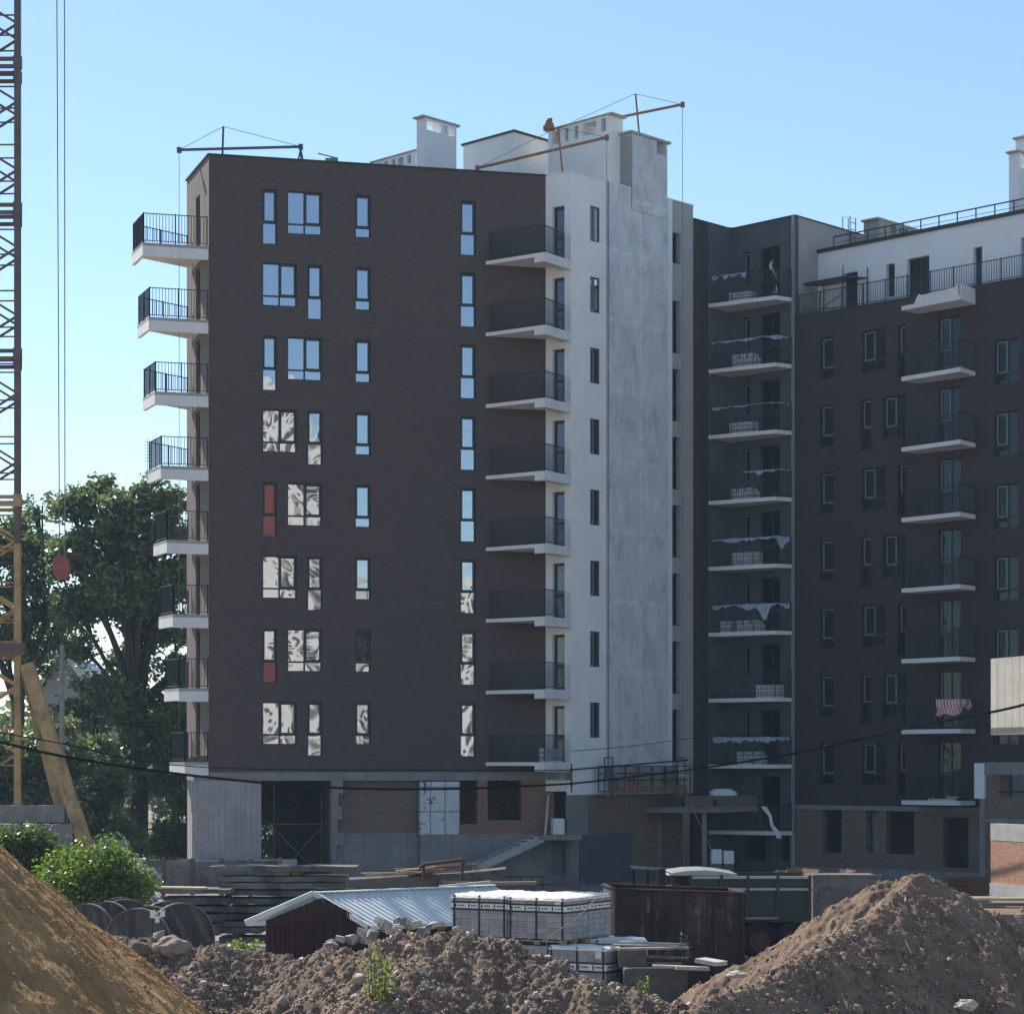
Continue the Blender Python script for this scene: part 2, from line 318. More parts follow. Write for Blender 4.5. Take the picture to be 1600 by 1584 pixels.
M['wood_red'] = mat('reddish_boards', (.30, .16, .10), .85, .3, 3, bscale=30, objvar=.5)
M['drum'] = mat('drum_timber', (.085, .078, .074), .85, .45, 5, bscale=30, objvar=.35, stretch=(1, 1, .15))
M['drum_rim'] = mat('drum_rim_timber', (.17, .155, .14), .85, .3, 4, bscale=30)
M['tin'] = mat('galvanised_sheet', (.66, .69, .66), .6, .12, 2.5, bstr=.05, spec=.2)
M['redwall'] = mat('shed_dark_red', (.038, .013, .013), .8, .25, 2, stretch=(4, 4, .5))
M['paver'] = mat('grey_paver', (.33, .325, .32), .9, .16, 7, bscale=40, objvar=.18)
M['film'] = mat('white_film_band', (.70, .70, .68), .5, .05, 3, bstr=.1)
M['strap'] = mat('black_strap', (.02, .02, .021), .5, .1, 3, bstr=0)
M['cream'] = mat('cream_cover', (.88, .83, .72), .8, .08, 4, bstr=.5, bscale=9, bdist=.05)
M['bagwhite'] = mat('woven_bag_white', (.66, .67, .68), .8, .1, 5, bstr=.6, bscale=8, bdist=.04)
M['plastic'] = mat('translucent_sheeting', (.34, .39, .45), .35, .3, 6, bstr=.8, bscale=8, bdist=.05)
M['green'] = mat('truck_green_paint', (.020, .040, .036), .5, .25, 2.0, c2=(.03, .03, .028), bstr=.1)
M['truckroof'] = mat('truck_roof_paint', (.33, .35, .33), .35, .1, 2.0, bstr=.05)
M['rubber'] = mat('tyre_rubber', (.015, .015, .016), .9, .2, 5)
M['soil'] = soil_mat('brown_soil', (.22, .158, .115), (.38, .30, .23), (.14, .096, .07), pale=.64)
M['rubble'] = soil_mat('rubble_soil', (.22, .163, .12), (.42, .36, .29), (.13, .094, .07), pale=.58)
M['sand'] = soil_mat('ochre_sand', (.38, .235, .11), (.66, .48, .26), (.25, .15, .068), grain=45, pale=.62)
M['sand_dark'] = mat('sand_clod', (.27, .17, .085), .95, .3, 6, bscale=30)
M['stone'] = mat('rubble_stone', (.30, .25, .20), .92, .3, 6, bscale=20, objvar=.5)
M['stone_pale'] = mat('pale_stone', (.40, .36, .31), .92, .2, 6, bscale=20, objvar=.3)
M['brick_lump'] = mat('brick_lump', (.19, .095, .07), .9, .35, 5, bscale=20, objvar=.4)
M['clod'] = mat('earth_clod', (.22, .158, .116), .95, .42, 2.2, bscale=30, c2=(.35, .28, .215))
M['bark'] = mat('tree_bark', (.050, .042, .035), .95, .3, 4, bscale=12, bstr=.8)
M['leaf'] = leaf_mat('tree_leaf', (.070, .098, .058), (.175, .205, .125), .45, .6)
M['leaf2'] = leaf_mat('tree_leaf_light', (.055, .085, .03), (.13, .18, .06), .40)
M['leaf_bush'] = leaf_mat('bush_leaf', (.075, .125, .025), (.22, .29, .07), .45)
M['weed'] = leaf_mat('weed_leaf', (.12, .18, .05), (.25, .32, .11), .45)
M['dust'] = soil_mat('site_ground', (.27, .23, .19), (.36, .32, .27), (.19, .155, .125))
M['housewall'] = mat('house_grey_render', (.30, .33, .35), .9, .12, .6)
M['beige'] = mat('beige_render', (.74, .71, .65), .9, .08, .5, bstr=0)
M['pinkcloth'] = mat('striped_cloth_pink', (.55, .14, .16), .9, .1, 3)
M['whitecloth'] = mat('striped_cloth_white', (.62, .60, .58), .9, .1, 3)
# ------------------------------------------------------------------ ground and air
gm = MB(); gm.add([(-2500, -1200, 0), (2500, -1200, 0), (2500, 4000, 0), (-2500, 4000, 0)], [(0, 1, 2, 3)])
tag(gm.build('ground', M['dust']), 'trodden bare earth of the building site', kind='structure')

# ------------------------------------------------------------------ wall and window builders
class Wall:                                            # a wall seen from outside, running left to right from P0 to P1
    def __init__(s, P0, P1):
        s.P = Vector(P0[:2]); d = Vector(P1[:2])-s.P; s.len = d.length; s.d = d.normalized(); s.a = math.atan2(s.d.y, s.d.x); s.n = Vector((s.d.y, -s.d.x))
    def s(s, px): return s_on(s.P, s.d, px)
    def pt(s, t, out=0.0): return s.P+s.d*t+s.n*out
    def Y(s, px): return s.pt(s.s(px)).y
    def z(s, px, py): return zof(py, s.Y(px))
    def loc(s): return (s.P.x, s.P.y, 0)
    def build(s, name, parent, z0, z1, mt, ops=(), s0=0.0, s1=None, depth=.22, out=0.0, ends=True, rmat=None):
        s1 = s.len if s1 is None else s1; mb = MB(); o = -out
        xs = sorted({s0, s1, *[v for q in ops for v in q[:2]]}); zs = sorted({z0, z1, *[v for q in ops for v in q[2:4]]})
        for i in range(len(xs)-1):
            for j in range(len(zs)-1):
                mx, mz = (xs[i]+xs[i+1])/2, (zs[j]+zs[j+1])/2
                if any(q[0] < mx < q[1] and q[2] < mz < q[3] for q in ops): continue
                mb.add([(xs[i], o, zs[j]), (xs[i+1], o, zs[j]), (xs[i+1], o, zs[j+1]), (xs[i], o, zs[j+1])], [(0, 1, 2, 3)])
        for q in ops:
            a, b, c, d = q[:4]; e = o+depth
            for p in (((a, o, c), (a, e, c), (a, e, d), (a, o, d)), ((b, e, c), (b, o, c), (b, o, d), (b, e, d)),
                      ((a, o, d), (a, e, d), (b, e, d), (b, o, d)), ((a, e, c), (a, o, c), (b, o, c), (b, e, c))):
                mb.add(p, [(0, 1, 2, 3)], 1 if rmat else 0)
        if ends:
            e = o+max(depth, out+.05)
            for x in (s0, s1): mb.add([(x, o, z0), (x, e, z0), (x, e, z1), (x, o, z1)], [(0, 1, 2, 3)])
            for z in (z0, z1): mb.add([(s0, o, z), (s0, e, z), (s1, e, z), (s1, o, z)], [(0, 1, 2, 3)])
        me = mb.mesh(name, [mt, rmat] if rmat else mt)
        return obj(name, me, parent, s.loc(), s.a)
_cache = {}
def win_meshes(wd, h, cols, tr, style):
    key = (round(wd, 2), round(h, 2), cols, round(tr, 2), style)
    if key in _cache: return _cache[key]
    mb = MB(); f = .055; panes = []
    def fr(x0, x1, z0, z1, t, y0, y1, m=0):
        mb.box(x0, x1, y0, y1, z0, z0+t, m); mb.box(x0, x1, y0, y1, z1-t, z1, m)
        mb.box(x0, x0+t, y0+.001, y1-.001, z0+t, z1-t, m); mb.box(x1-t, x1, y0+.001, y1-.001, z0+t, z1-t, m)
    fr(0, wd, 0, h, f, 0, .07)
    cw = (wd-2*f)/cols
    for i in range(cols):
        x0 = f+cw*i; x1 = x0+cw
        if i: mb.box(x0-.035, x0+.035, .002, .068, f, h-f)
        a = x0+(.035 if i else 0); b = x1-(.035 if i < cols-1 else 0)
        if tr > 0:
            mb.box(a, b, .003, .067, tr-.035, tr+.035); rows = [(f, tr-.035), (tr+.035, h-f)]
        else: rows = [(f, h-f)]
        for k, (c, d) in enumerate(rows):
            top = k == len(rows)-1; g = 0
            if top and style == 'dark' and (i == cols-1 or cols == 1): fr(a, b, c, d, .055, -.015, .05); g = .05
            if top and style == 'grey' and i == 0: fr(a, b, c, d, .05, -.02, .05, 1); g = .045
            panes.append((a+g, b-g, c+g, d-g))
    fm = mb.mesh('window', [M['frame'], M['sash']]); pm = []
    for (a, b, c, d) in panes:
        q = MB(); q.box(a-.008, b+.008, .025, .045, c-.008, d+.008); pm.append(q)
    _cache[key] = (fm, pm, {}); return _cache[key]
def window(parent, wall, s0, s1, z0, z1, cols=1, tr=0.0, style='dark', glass='glass', depth=.14, out=0.0, name='window', skip=(), over={}):
    fm, pm, done = win_meshes(s1-s0, z1-z0, cols, tr, style)
    p = wall.pt(s0, out-depth); o = obj(name, fm, parent, (p.x, p.y, z0), wall.a)
    for k, q in enumerate(pm):
        g = over.get(k, glass)
        if (k, g) not in done: done[(k, g)] = q.mesh('pane', M[g])
        obj('pane', done[(k, g)], o, (p.x, p.y, z0), wall.a)
    return o
def railing(parent, pts, z, h=1.15, step=.115, name='railing', closed=False, posts=1.3, mt='rail', bar=.022):
    mb = MB()
    for a, b in zip(pts[:-1], pts[1:]):
        a = Vector((*a[:2], 0)); b = Vector((*b[:2], 0)); d = (b-a).length; n = max(1, int(d/step))
        for zz, t in ((h, .05), (.10, .035)): mb.bar(a+Vector((0, 0, z+zz)), b+Vector((0, 0, z+zz)), t, .03)
        for i in range(n+1):
            p = a.lerp(b, i/n); mb.bar(p+Vector((0, 0, z+.11)), p+Vector((0, 0, z+h-.015)), bar, bar)
        k = max(1, round(d/posts))
        for i in range(k+1):
            p = a.lerp(b, i/k); mb.bar(p+Vector((0, 0, z)), p+Vector((0, 0, z+h+.03)), .05, .05)
    o = WL[parent.name]
    return mb.build(name, M[mt], parent, org=o)

# ------------------------------------------------------------------ the brown tower
FH = 2.997; F0 = 26.1; ROOF = 29.83
hA = lambda px: 953-.0631*(px-326.4)
A = xy(326.4, 99.0); B = xy(852.6, 94347/hA(852.6)); C = xy(291.8, 94347/912)
W0 = Vector((2.47, 101.8)); e = Vector((.665, .747)).normalized(); r = Vector((.686, -.728)).normalized()
ew = Wall(W0, W0+e*20); E1 = ew.pt(ew.s(1083)); M0 = ew.pt(ew.s(1142))
wf = Wall(A, B); wl = Wall(C, A); wd = Wall(B, W0)
T = thing('apartment_tower', 'dark brown eight storey apartment tower with white corner and bare concrete shaft wall', 'apartment building', (A.x, A.y, 0))
floors = [F0-FH*k for k in range(8)]
# windows of the brown front
fs = wf.s; ops = []; wins = []
for k, F in enumerate(floors):
    tl, db = ((410, 433), (449, 503.5)) if k % 2 == 0 else ((480.5, 504), (410, 464))
    for px0, px1, lo, cols in ((*tl, .22, 1), (*db, .70, 2), (555, 579.5, .70, 1), (719.5, 743.5, .20, 1)):
        o = (fs(px0), fs(px1), F+lo, F+2.47); ops.append(o); wins.append((k, px0, o, cols, lo))
wf.build('wall', T, 4.72, ROOF, M['brown'], ops, depth=.16)
for k, px0, o, cols, lo in wins:
    over = {}; g = 'glass' if (k >= 3 and px0 < 540) or k >= 5 else 'glass_flat'
    if k == 4 and px0 == 410: over = {0: 'redboard', 1: 'redboard'}
    if k == 6 and px0 == 410: over = {0: 'redboard'}
    if k == 6 and px0 == 555: over = {1: 'glass_dim'}
    window(T, wf, *o, cols=cols, tr=(1.12-lo), glass=g, depth=.13, over=over)
# left side, white door wall, white strip, concrete shaft, grey-green end strip
dops = [(wl.s(306), wl.s(312.5), F+.05, F+2.55) for F in floors]
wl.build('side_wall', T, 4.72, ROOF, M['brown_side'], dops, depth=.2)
for o in dops:
    window(T, wl, *o, tr=.9, glass='glass_dim', name='balcony_door', depth=.12)
dops = [(wd.s(863), wd.s(882), F+.06, F+2.36) for F in floors]
wd.build('door_wall', T, 3.9, ROOF, M['white'], dops, depth=.22)
for o in dops: window(T, wd, *o, tr=.95, glass='glass_mid', name='balcony_door', depth=.16)
sA, sB, sC, sM = ew.s(948), ew.s(1050), ew.s(1083), ew.s(1142)
wops = [(ew.s(922), ew.s(937.5), F+1.04, F+2.53) for F in floors]
ew.build('white_wall', T, 3.75, ROOF, M['white'], wops, s0=0, s1=sA, depth=.24)
for o in wops: window(T, ew, *o, cols=2, tr=0, style='grey', glass='glass_part', depth=.06)
ew.build('shaft_wall', T, 3.75, ROOF, M['shaft'], s0=sA+.03, s1=sB-.35, depth=.2, out=.06)
ew.build('shaft_joint', T, 3.75, ROOF, M['white2'], s0=sB-.35, s1=sB, depth=.2, out=.02)
wops = [(sB+.02, sB+.62, F+(.97 if k == 0 else .02), F+2.33) for k, F in enumerate(floors)]
ew.build('end_wall', T, 3.75, ROOF, M['olive'], wops, s0=sB, s1=sC, depth=.4)
for k, o in enumerate(wops): window(T, ew, *o, cols=1, tr=0 if k == 0 else .85, glass='glass_dim', depth=.24)
mb = MB(); j = ew.pt(sA+.03, .075); mb.bar((j.x, j.y, 3.8), (j.x, j.y, ROOF), .05, .05); mb.build('downpipe', M['base'], T, org=(A.x, A.y, 0))
# coping, roof, rear walls
back = [C+Vector((1.3, 11)), Vector((2.5, 119)), E1+Vector((-2.5, 6))]
foot = [A, B, W0, E1]+back[::-1]+[C]
foot = [p+(Vector((0, 108))-p).normalized()*.35 for p in foot]
mb = MB(); mb.prism([(p.x, p.y) for p in foot], 29.15, 29.3); mb.build('roof', M['roof'], T, org=(A.x, A.y, 0))
mb = MB(); mb.prism([(p.x, p.y) for p in [A, B, W0, ew.pt(8.3, -.01), back[2]-Vector((.5, 0)), back[1], back[0], C]], 4.36, 4.7); mb.build('first_floor_slab', M['base'], T, org=(A.x, A.y, 0))
mb = MB()
for a, b in ((C, back[0]), (back[0], back[1]), (back[1], back[2]), (back[2], E1)):
    mb.add([(a.x, a.y, 4.7), (b.x, b.y, 4.7), (b.x, b.y, ROOF-.05), (a.x, a.y, ROOF-.05)], [(0, 1, 2, 3)])
mb.build('rear_wall', M['olive'], T, org=(A.x, A.y, 0))
mb = MB()
for wal, s1 in ((wf, wf.len), (wl, wl.len)):
    p = wal.pt(-.03, .03); q = wal.pt(s1+.03, .03); i = Vector((wal.n.x, wal.n.y, 0))*-.17
    mb.bar(Vector((*p, ROOF+.02))+i, Vector((*q, ROOF+.02))+i, .42, .06)
mb.build('coping', M['coping'], T, org=(A.x, A.y, 0))
mb = MB()
for wal, a, b in ((wd, 0, wd.len), (ew, 0, sA), (ew, sA, sB), (ew, sB, sC)):
    p = wal.pt(a, -.14); q = wal.pt(b, -.14); mb.bar((*p, ROOF+.012), (*q, ROOF+.012), .36, .05)
mb.build('coping', M['white2'], T, org=(A.x, A.y, 0))
# left balconies: each slab a little shorter than the one above
for k, F in enumerate(floors):
    p1 = xy(223+9.4*k, 98.25+.06*k); p2 = xy(206+8.4*k, 100.35); p3 = xy(293.4, 102.7)
    mb = MB(); poly = [A+Vector((-.02, .02)), p1, p2, p3]
    mb.prism([poly[0], poly[3], poly[2], poly[1]][::-1], F-.12, F-.005, 1)
    def edge(a, b, t=.14, zz=.54):
        d = (b-a).normalized(); n = Vector((-d.y, d.x))
        q = [a, b, b+n*t, a+n*t]; mb.prism(q, F-zz, F, 0)
    edge(p1, A+Vector((-.02, .02))); 
    dd = (p2-p1).normalized(); edge(p2, p1-dd*-.0, .14, .5)
    bal = mb.build('balcony', [M['slab'], M['soffit']], T, org=(A.x, A.y, 0))
    c = (A+p1+p2+p3)/4; ins = lambda p, t=.07: p+(c-p).normalized()*t
    railing(bal, [ins(A, .1), ins(p1), ins(p2), ins(p3, .1)], F, 1.2, .125)
# right balconies: thin wedge on the brown front, deep beam at the white corner
bT = wf.pt(wf.s(759)); bQ = xy(851, 100.06); bQ2 = bT.lerp(bQ, .83); bMesh = None
for k, F in enumerate(floors):
    if bMesh is None:
        mb = MB(); mb.prism([bT, bQ, W0+ew.n*.02, B], -.15, 0.0, 0)
        inn = bQ2+(B-bQ2).normalized()*.3
        mb.prism([bQ2, bQ, W0+ew.n*.02, W0-wd.d*.45+Vector((0, .1)), bQ+(B-bQ).normalized()*.45, inn], -.38, -.151, 0)
        bMesh = mb.mesh('balcony', M['slab'], org=(A.x, A.y, 0))
    bal = obj('balcony', bMesh, T, (A.x, A.y, F))
    if k == 0:
        c = (bT+bQ+W0+B)/4; ins = lambda p, t=.09: p+(c-p).normalized()*t
        rl = railing(bal, [bT+(bQ-bT)*.06+Vector((.02, .12)), ins(bQ), ins(W0, .3)], F, 1.13, .10); rmesh = rl.data
    else: obj('railing', rmesh, bal, (A.x, A.y, F))

# clutter on the lowest balconies of the tower
pa, pb = bQ.lerp(W0, .12)+Vector((-.1, .5)), bQ.lerp(W0, .8)+Vector((-.15, .35)); F = floors[7]; mb = MB(); d = pb-pa; nn = Vector((-d.y, d.x)).normalized()*.3
for i in range(7):
    for l in range(3): p, q = pa+d*((i+.05)/7), pa+d*((i+.92)/7); mb.prism([p, q, q+nn, p+nn], F+.02+.2*l, F+.2+.2*l-.02)
tag(mb.build('block_stack', M['bagwhite'], None, org=(*pa, F)), 'pale block stack behind the railing of the tower balcony just above the brick doorway', 'block stack')
mb = MB(); rr = random.Random(4)
for i in range(9): p = xy(292+3.6*i, 99.2+.2*rr.random()); mb.box(p.x-.12, p.x+.12, p.y-.1, p.y+.15, F, F+rr.uniform(.06, .3), j=.03)
tag(mb.build('scrap_pile', M['conc_dark'], None, org=(*p, F)), 'low pile of scrap on the lowest left balcony of the brown tower', 'scrap pile')
p = xy(212, 100.0); F = floors[0]; mb = MB(); mb.box(p.x+.05, p.x+.4, p.y-.15, p.y+.2, F, F+.38); mb.box(p.x+.02, p.x+.3, p.y-.1, p.y+.2, F+.38, F+.62, j=.03)
tag(mb.build('carton', M['bagwhite'], None, org=(*p, F)), 'small pale cartons on the topmost left balcony of the brown tower', 'box')
# ground floor of the brown tower
zb = 4.36
wg = Wall(wf.pt(fs(300)), wf.pt(fs(300)+1)); gs = wg.s
z_ = lambda px, py: wg.z(px, py)
wg.build('concrete_wall', T, 1.15, 4.36, M['board'], s0=0, s1=gs(408), depth=1.6, out=.03)
wg.build('low_wall', T, 0, 1.15, M['conc_pale'], s0=gs(305), s1=gs(461), depth=.5, out=.5)
mb = MB(); y0, y1 = gs(518), gs(537)
for i in range(8):
    mb.box(y0, y1-(.0 if i % 2 else .22)-.04*(i % 3), -.02, .45, .1+.533*i, .1+.533*(i+1)-.004)
mb.build('pillar', M['base'], T, org=wg.loc(), rz=wg.a)
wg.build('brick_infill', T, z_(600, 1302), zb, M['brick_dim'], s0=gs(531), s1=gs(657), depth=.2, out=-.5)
wg.build('base_wall', T, 0, z_(600, 1302), M['base'], s0=gs(527), s1=gs(657), depth=.3, out=-.35)
wg.build('insulation', T, z_(690, 1303), zb-.05, M['insul'], s0=gs(657), s1=gs(718), depth=.4, out=.04)
gops = [(gs(719), gs(746), z_(730, 1287), z_(730, 1213)), (gs(762), gs(815), z_(790, 1281), z_(790, 1211.5)), (gs(866), gs(888), z_(877, 1303), z_(877, 1222))]
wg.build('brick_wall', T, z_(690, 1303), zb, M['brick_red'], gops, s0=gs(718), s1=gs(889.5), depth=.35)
wg.build('lintel', T, zb+.002, 4.72, M['base'], s0=gs(305), s1=gs(850), depth=.3, out=-.03)
wg.build('base_wall', T, 0, z_(690, 1303)-.004, M['base'], s0=gs(657), s1=gs(905), depth=.3, out=.02)
zl = z_(850, 1303)
ew.build('corner_column', T, 0, 3.75, M['base'], s0=0, s1=ew.s(918), depth=.3, out=.0)
ew.build('brick_infill', T, ew.z(950, 1302), 3.75, M['brick_dim'], s0=ew.s(918), s1=ew.s(985), depth=.3, out=-.08)
ew.build('base_wall', T, 0, ew.z(950, 1302), M['slate'], s0=ew.s(905), s1=ew.s(986), depth=.3, out=.05)
eops = [(ew.s(1068), ew.s(1092), .35, 3.0)]
ew.build('rough_wall', T, 0, 3.75, M['brick_dim'], eops, s0=ew.s(985), s1=ew.s(1107), depth=.35, out=-.05)
ew.build('frame_column', T, 0, 3.2, M['base'], s0=ew.s(1028), s1=ew.s(1032), depth=.2, out=.03)
# inner partitions so that the openings look into unlit rooms
mb = MB(); mb.box(gs(531), gs(900), 3.4, 3.5, 0, zb-.01); mb.box(gs(656.5), gs(657.2), .5, 3.4, 0, zb-.01)
mb.box(gs(480), gs(528)+1, 9, 9.1, 0, zb-.01); mb.box(gs(395), gs(480), 9, 9.1, 2.4, zb-.01); mb.box(gs(404), gs(405), 1.7, 9, 0, zb-.01); mb.box(gs(527), gs(528), .5, 9, 0, zb-.01)
mb.build('inner_wall', M['brick_dim'], T, org=wg.loc(), rz=wg.a)
mb = MB()                                             # scaffold cross braces in the dark bay
for a, b in (((.9, 1.2, .3), (3.4, 1.2, 2.4)), ((.9, 1.25, 2.4), (3.4, 1.25, .3)), ((.7, 1.2, 2.55), (3.7, 1.2, 2.55)), ((.9, 1.2, 0), (.9, 1.2, 4.3)), ((3.4, 1.2, 0), (3.4, 1.2, 4.3))):
    x0 = gs(408); mb.tube([(x0+a[0]*.8, a[1], a[2]), (x0+b[0]*.8, b[1], b[2])], .022, 5)
_o = mb.build('crossed_scaffold', M['wood'], None, org=wg.loc(), rz=wg.a); tag(_o, 'thin crossed scaffold tubes standing in the dark open bay under the brown tower', 'scaffold')

# landing and stair along the base wall
st = thing('concrete_stair', 'raw concrete flight of steps climbing to the landing at the brick doorway', 'stairs', (*wg.pt(gs(800), .9), 0))
def wgb(mb, x0, x1, o0, o1, z0, z1, m=0):              # box in the wall frame, out from the face
    a, b = wg.pt(x0, o0), wg.pt(x1, o0); c, d = wg.pt(x1, o1), wg.pt(x0, o1)
    mb.prism([(p.x, p.y) for p in (d, c, b, a)], z0, z1, m)
so = WL[st.name]
mb = MB(); wgb(mb, gs(825), gs(892), .03, 1.7, zl-.2, zl); mb.build('landing', M['base'], st, org=so)
n = 9; xa, xb = gs(738), gs(829); za, zb2 = wg.z(738, 1352), zl
for i in range(n):
    x0 = xa+(xb-xa)*i/n; x1 = xa+(xb-xa)*(i+1)/n; zz = za+(zb2-za)*(i+1)/n
    mb = MB(); wgb(mb, x0-.03, x1, .45, 1.6, zz-.09, zz-.03*(i == n-1)); mb.build('step', M['conc_pale'], st, org=so)
for o0 in (.36, 1.6):
    mb = MB(); p = wg.pt(xa-.15, o0+.05); q = wg.pt(xb+.1, o0+.05); mb.bar((*p, za-.05), (*q, zb2-.12), .1, .3); mb.build('stringer', M['conc_pale'], st, org=so)
for i, (x, lo) in enumerate(((gs(846), 1),)):
    pass
mb = MB(); wgb(mb, gs(855), gs(873), .5, .95, zl, zl+.68); tag(mb.build('crate', M['bagwhite'], None, org=(*wg.pt(gs(864), .7), zl), bevel=.03), 'pale grey box on the landing beside the doorway', 'box')
mb = MB(); p = wg.pt(gs(840), 1.2); q = wg.pt(gs(856), .08); mb.bar((*p, zl), (*q, zl+1.65), .1, .03); tag(mb.build('plank', M['wood_new'], None, org=(*p, zl)), 'thin plank leaning on the brick wall above the landing', 'plank')

# ------------------------------------------------------------------ roof structures of the tower
def cap(mb, poly, z, t=.14, ov=.22, m=0):
    c = sum((Vector(p) for p in poly), Vector((0, 0)))/len(poly)
    q = [Vector(p)+(Vector(p)-c).normalized()*ov*1.4 for p in poly]
    mb.prism([(p.x, p.y) for p in q], z, z+t, m)
def chimney(parent_label, P, L1, L2, z0, z1, vents, mt, dirs=(None, None), capm='conc_pale', cat='chimney', vh=.5, body2=None):
    """long face starts at P and runs along -r for L1, depth L2 along e; vents = fractions along the long face"""
    d1, d2 = dirs[0] or -r, dirs[1] or e
    th = thing('vent_chimney', parent_label, cat, (P.x, P.y, z0)); o = WL[th.name]
    quad = [P, P+d1*L1, P+d1*L1+d2*L2, P+d2*L2]
    if (quad[1]-quad[0]).cross(quad[2]-quad[1]) < 0: quad = quad[::-1]
    mb = MB(); zt = z1-vh-.1
    mb.prism([(p.x, p.y) for p in quad], z0, zt); mb.prism([(p.x, p.y) for p in quad], z1-.1, z1)
    for (a, b) in vents:                               # piers between the openings
        u0, u1 = P+d1*(L1*a), P+d1*(L1*b); q = [u0, u1, u1+d2*L2, u0+d2*L2]
        if (q[1]-q[0]).cross(q[2]-q[1]) < 0: q = q[::-1]
        mb.prism([(p.x, p.y) for p in q], zt, z1-.1)
    mb.build('shaft', M[mt], th, org=o)
    mb = MB(); cap(mb, quad, z1, .1, .16); mb.build('cap', M[capm], th, org=o, bevel=.03)
    return th
k1 = xy(803, 107.0)
pent = thing('stair_head', 'white rooftop stair block with sloped dark coping behind the brown parapet', 'roof structure', (k1.x, k1.y, 29.3)); o = WL[pent.name]
wq = Wall(k1-r*5.2, k1); we = Wall(k1, k1+e*9)
zk = zof(206.5, k1.y)
wA = k1-r*s_on(k1, -r, 724)
mb = MB(); mb.prism([(p.x, p.y) for p in (wA, k1, k1+e*9, wA+e*9)], 29.3, zk); mb.build('wall', M['white'], pent, org=o)
mb = MB(); mb.prism([(p.x, p.y) for p in (wA-e*.08-r*.08, k1-e*.08+r*.08, k1+e*9.1+r*.08, wA+e*9.1-r*.08)], zk, zk+.09); mb.build('coping', M['coping'], pent, org=o)
P = ew.pt(ew.s(966), -.55)
chimney('long white rooftop chimney with square vents, left of the concrete one', P, 3.7, 1.0, 29.3, zof(176, P.y)-.1, [(0, .04), (.12, .2), (.42, .5), (.56, .66), (.72, .8), (.94, 1)], 'white', vh=.55)
s0, s1 = ew.s(985.5), ew.s(1040); P = ew.pt(s1, .08)
th = thing('vent_chimney', 'bare concrete rooftop chimney with one small vent at its right end', 'chimney', (*ew.pt(s0), 29.3)); o = WL[th.name]
zt = zof(209, ew.pt(s0).y); q = [ew.pt(s0, .1), ew.pt(s1, .1), ew.pt(s1, -1.1), ew.pt(s0, -1.1)]
mb = MB(); mb.prism(q, 28.9, zt-.55); mb.prism([ew.pt(s0, .1), ew.pt(s1-.75, .1), ew.pt(s1-.75, -1.1), ew.pt(s0, -1.1)], zt-.55, zt); mb.prism([ew.pt(s1-.12, .1), ew.pt(s1, .1), ew.pt(s1, -1.1), ew.pt(s1-.12, -1.1)], zt-.55, zt)
mb.build('shaft', M['shaft'], th, org=o)
mb = MB(); cap(mb, q, zt, .1, .14); mb.build('cap', M['conc_pale'], th, org=o)
mb = MB(); mb.prism([ew.pt(s0-.02, .1), ew.pt(s0-.02, -1.1), ew.pt(s0-.04, -1.1), ew.pt(s0-.04, .1)], 29.0, zt-.1); mb.build('side_face', M['sidegrey'], th, org=o)
P = xy(664, 105.3)
chimney('tall white rooftop chimney on the left with a thin overhanging cap', P, 2.0, .55, 29.2, zof(182, P.y)-.05, [(0, .06), (.52, .62), (.68, .74), (.96, 1)], 'white2', dirs=(e, -r), vh=.4)
P = xy(650, 106.2)
chimney('low white vent row beside the tall left rooftop chimney', P, 2.9, .7, 29.2, zof(236, P.y), [(0, .12), (.2, .3), (.42, .48), (.56, .66), (.75, .82), (.94, 1)], 'white2', vh=.36)
mb = MB(); _p = at(858, 206, 106.5)
for i in range(4): mb.box(_p.x-.26+.06*i, _p.x+.22-.03*i, _p.y-.25, _p.y+.25, zk-.02+.11*i, zk+.085+.11*i, j=.02)
tag(mb.build('ballast_weights', M['orange'], None, org=(_p.x, _p.y, zk+.09)), 'pile of reddish ballast weights on the white stair block roof', 'ballast')

# facade access rigs: mast, beam, stays and hanging ropes
def rig(label, beam, mast, ropes, mt, Ys, stand=None, ball=None):
    (l, rr), (m0, m1) = beam, mast; pl, pr = at(*l, Ys[0]), at(*rr, Ys[2]); pt, pb = at(*m0, Ys[1]), at(*m1, Ys[1])
    th = thing('suspension_rig', label, 'hoist rig', (pb.x, pb.y, pb.z)); o = WL[th.name]
    mb = MB(); mb.bar(pl, pr, .085, .10); mb.build('beam', M[mt], th, org=o)
    mb = MB(); mb.bar(pb, pt, .08, .08); mb.build('mast', M[mt], th, org=o)
    mb = MB(); mb.tube([pl, pt], .012, 4); mb.tube([pt, pr], .012, 4); mb.build('stay', M['rope'], th, org=o)
    for (px, py), q in ropes:
        mb = MB(); a = pl if abs(px-l[0]) < abs(px-rr[0]) else pr
        mb.tube([a, Vector((a.x, a.y, q))], .014, 4); mb.build('hanging_rope', M['rope'], th, org=o)
    for a in (pl, pr):
        mb = MB(); mb.box(a.x-.09, a.x+.09, a.y-.09, a.y+.09, a.z-.12, a.z+.10); mb.build('pulley_block', M[mt], th, org=o)
    if stand is not None:
        a = pl if stand == 'l' else pr; mb = MB(); zb = ball or 29.3
        for dx, dy in ((-.35, -.3), (.35, -.3), (0, .4)): mb.bar(a-Vector((0, 0, .1)), (a.x+dx, a.y+dy, zb), .06, .06)
        mb.build('tripod', M[mt], th, org=o)
        mb = MB()
        for i in range(4): mb.box(a.x-.5+.2*(i % 2), a.x+.5-.12*(i % 3), a.y-.3, a.y+.4, zb+.17*i, zb+.16+.17*i)
        mb.build('counterweight', M[mt], th, org=o)
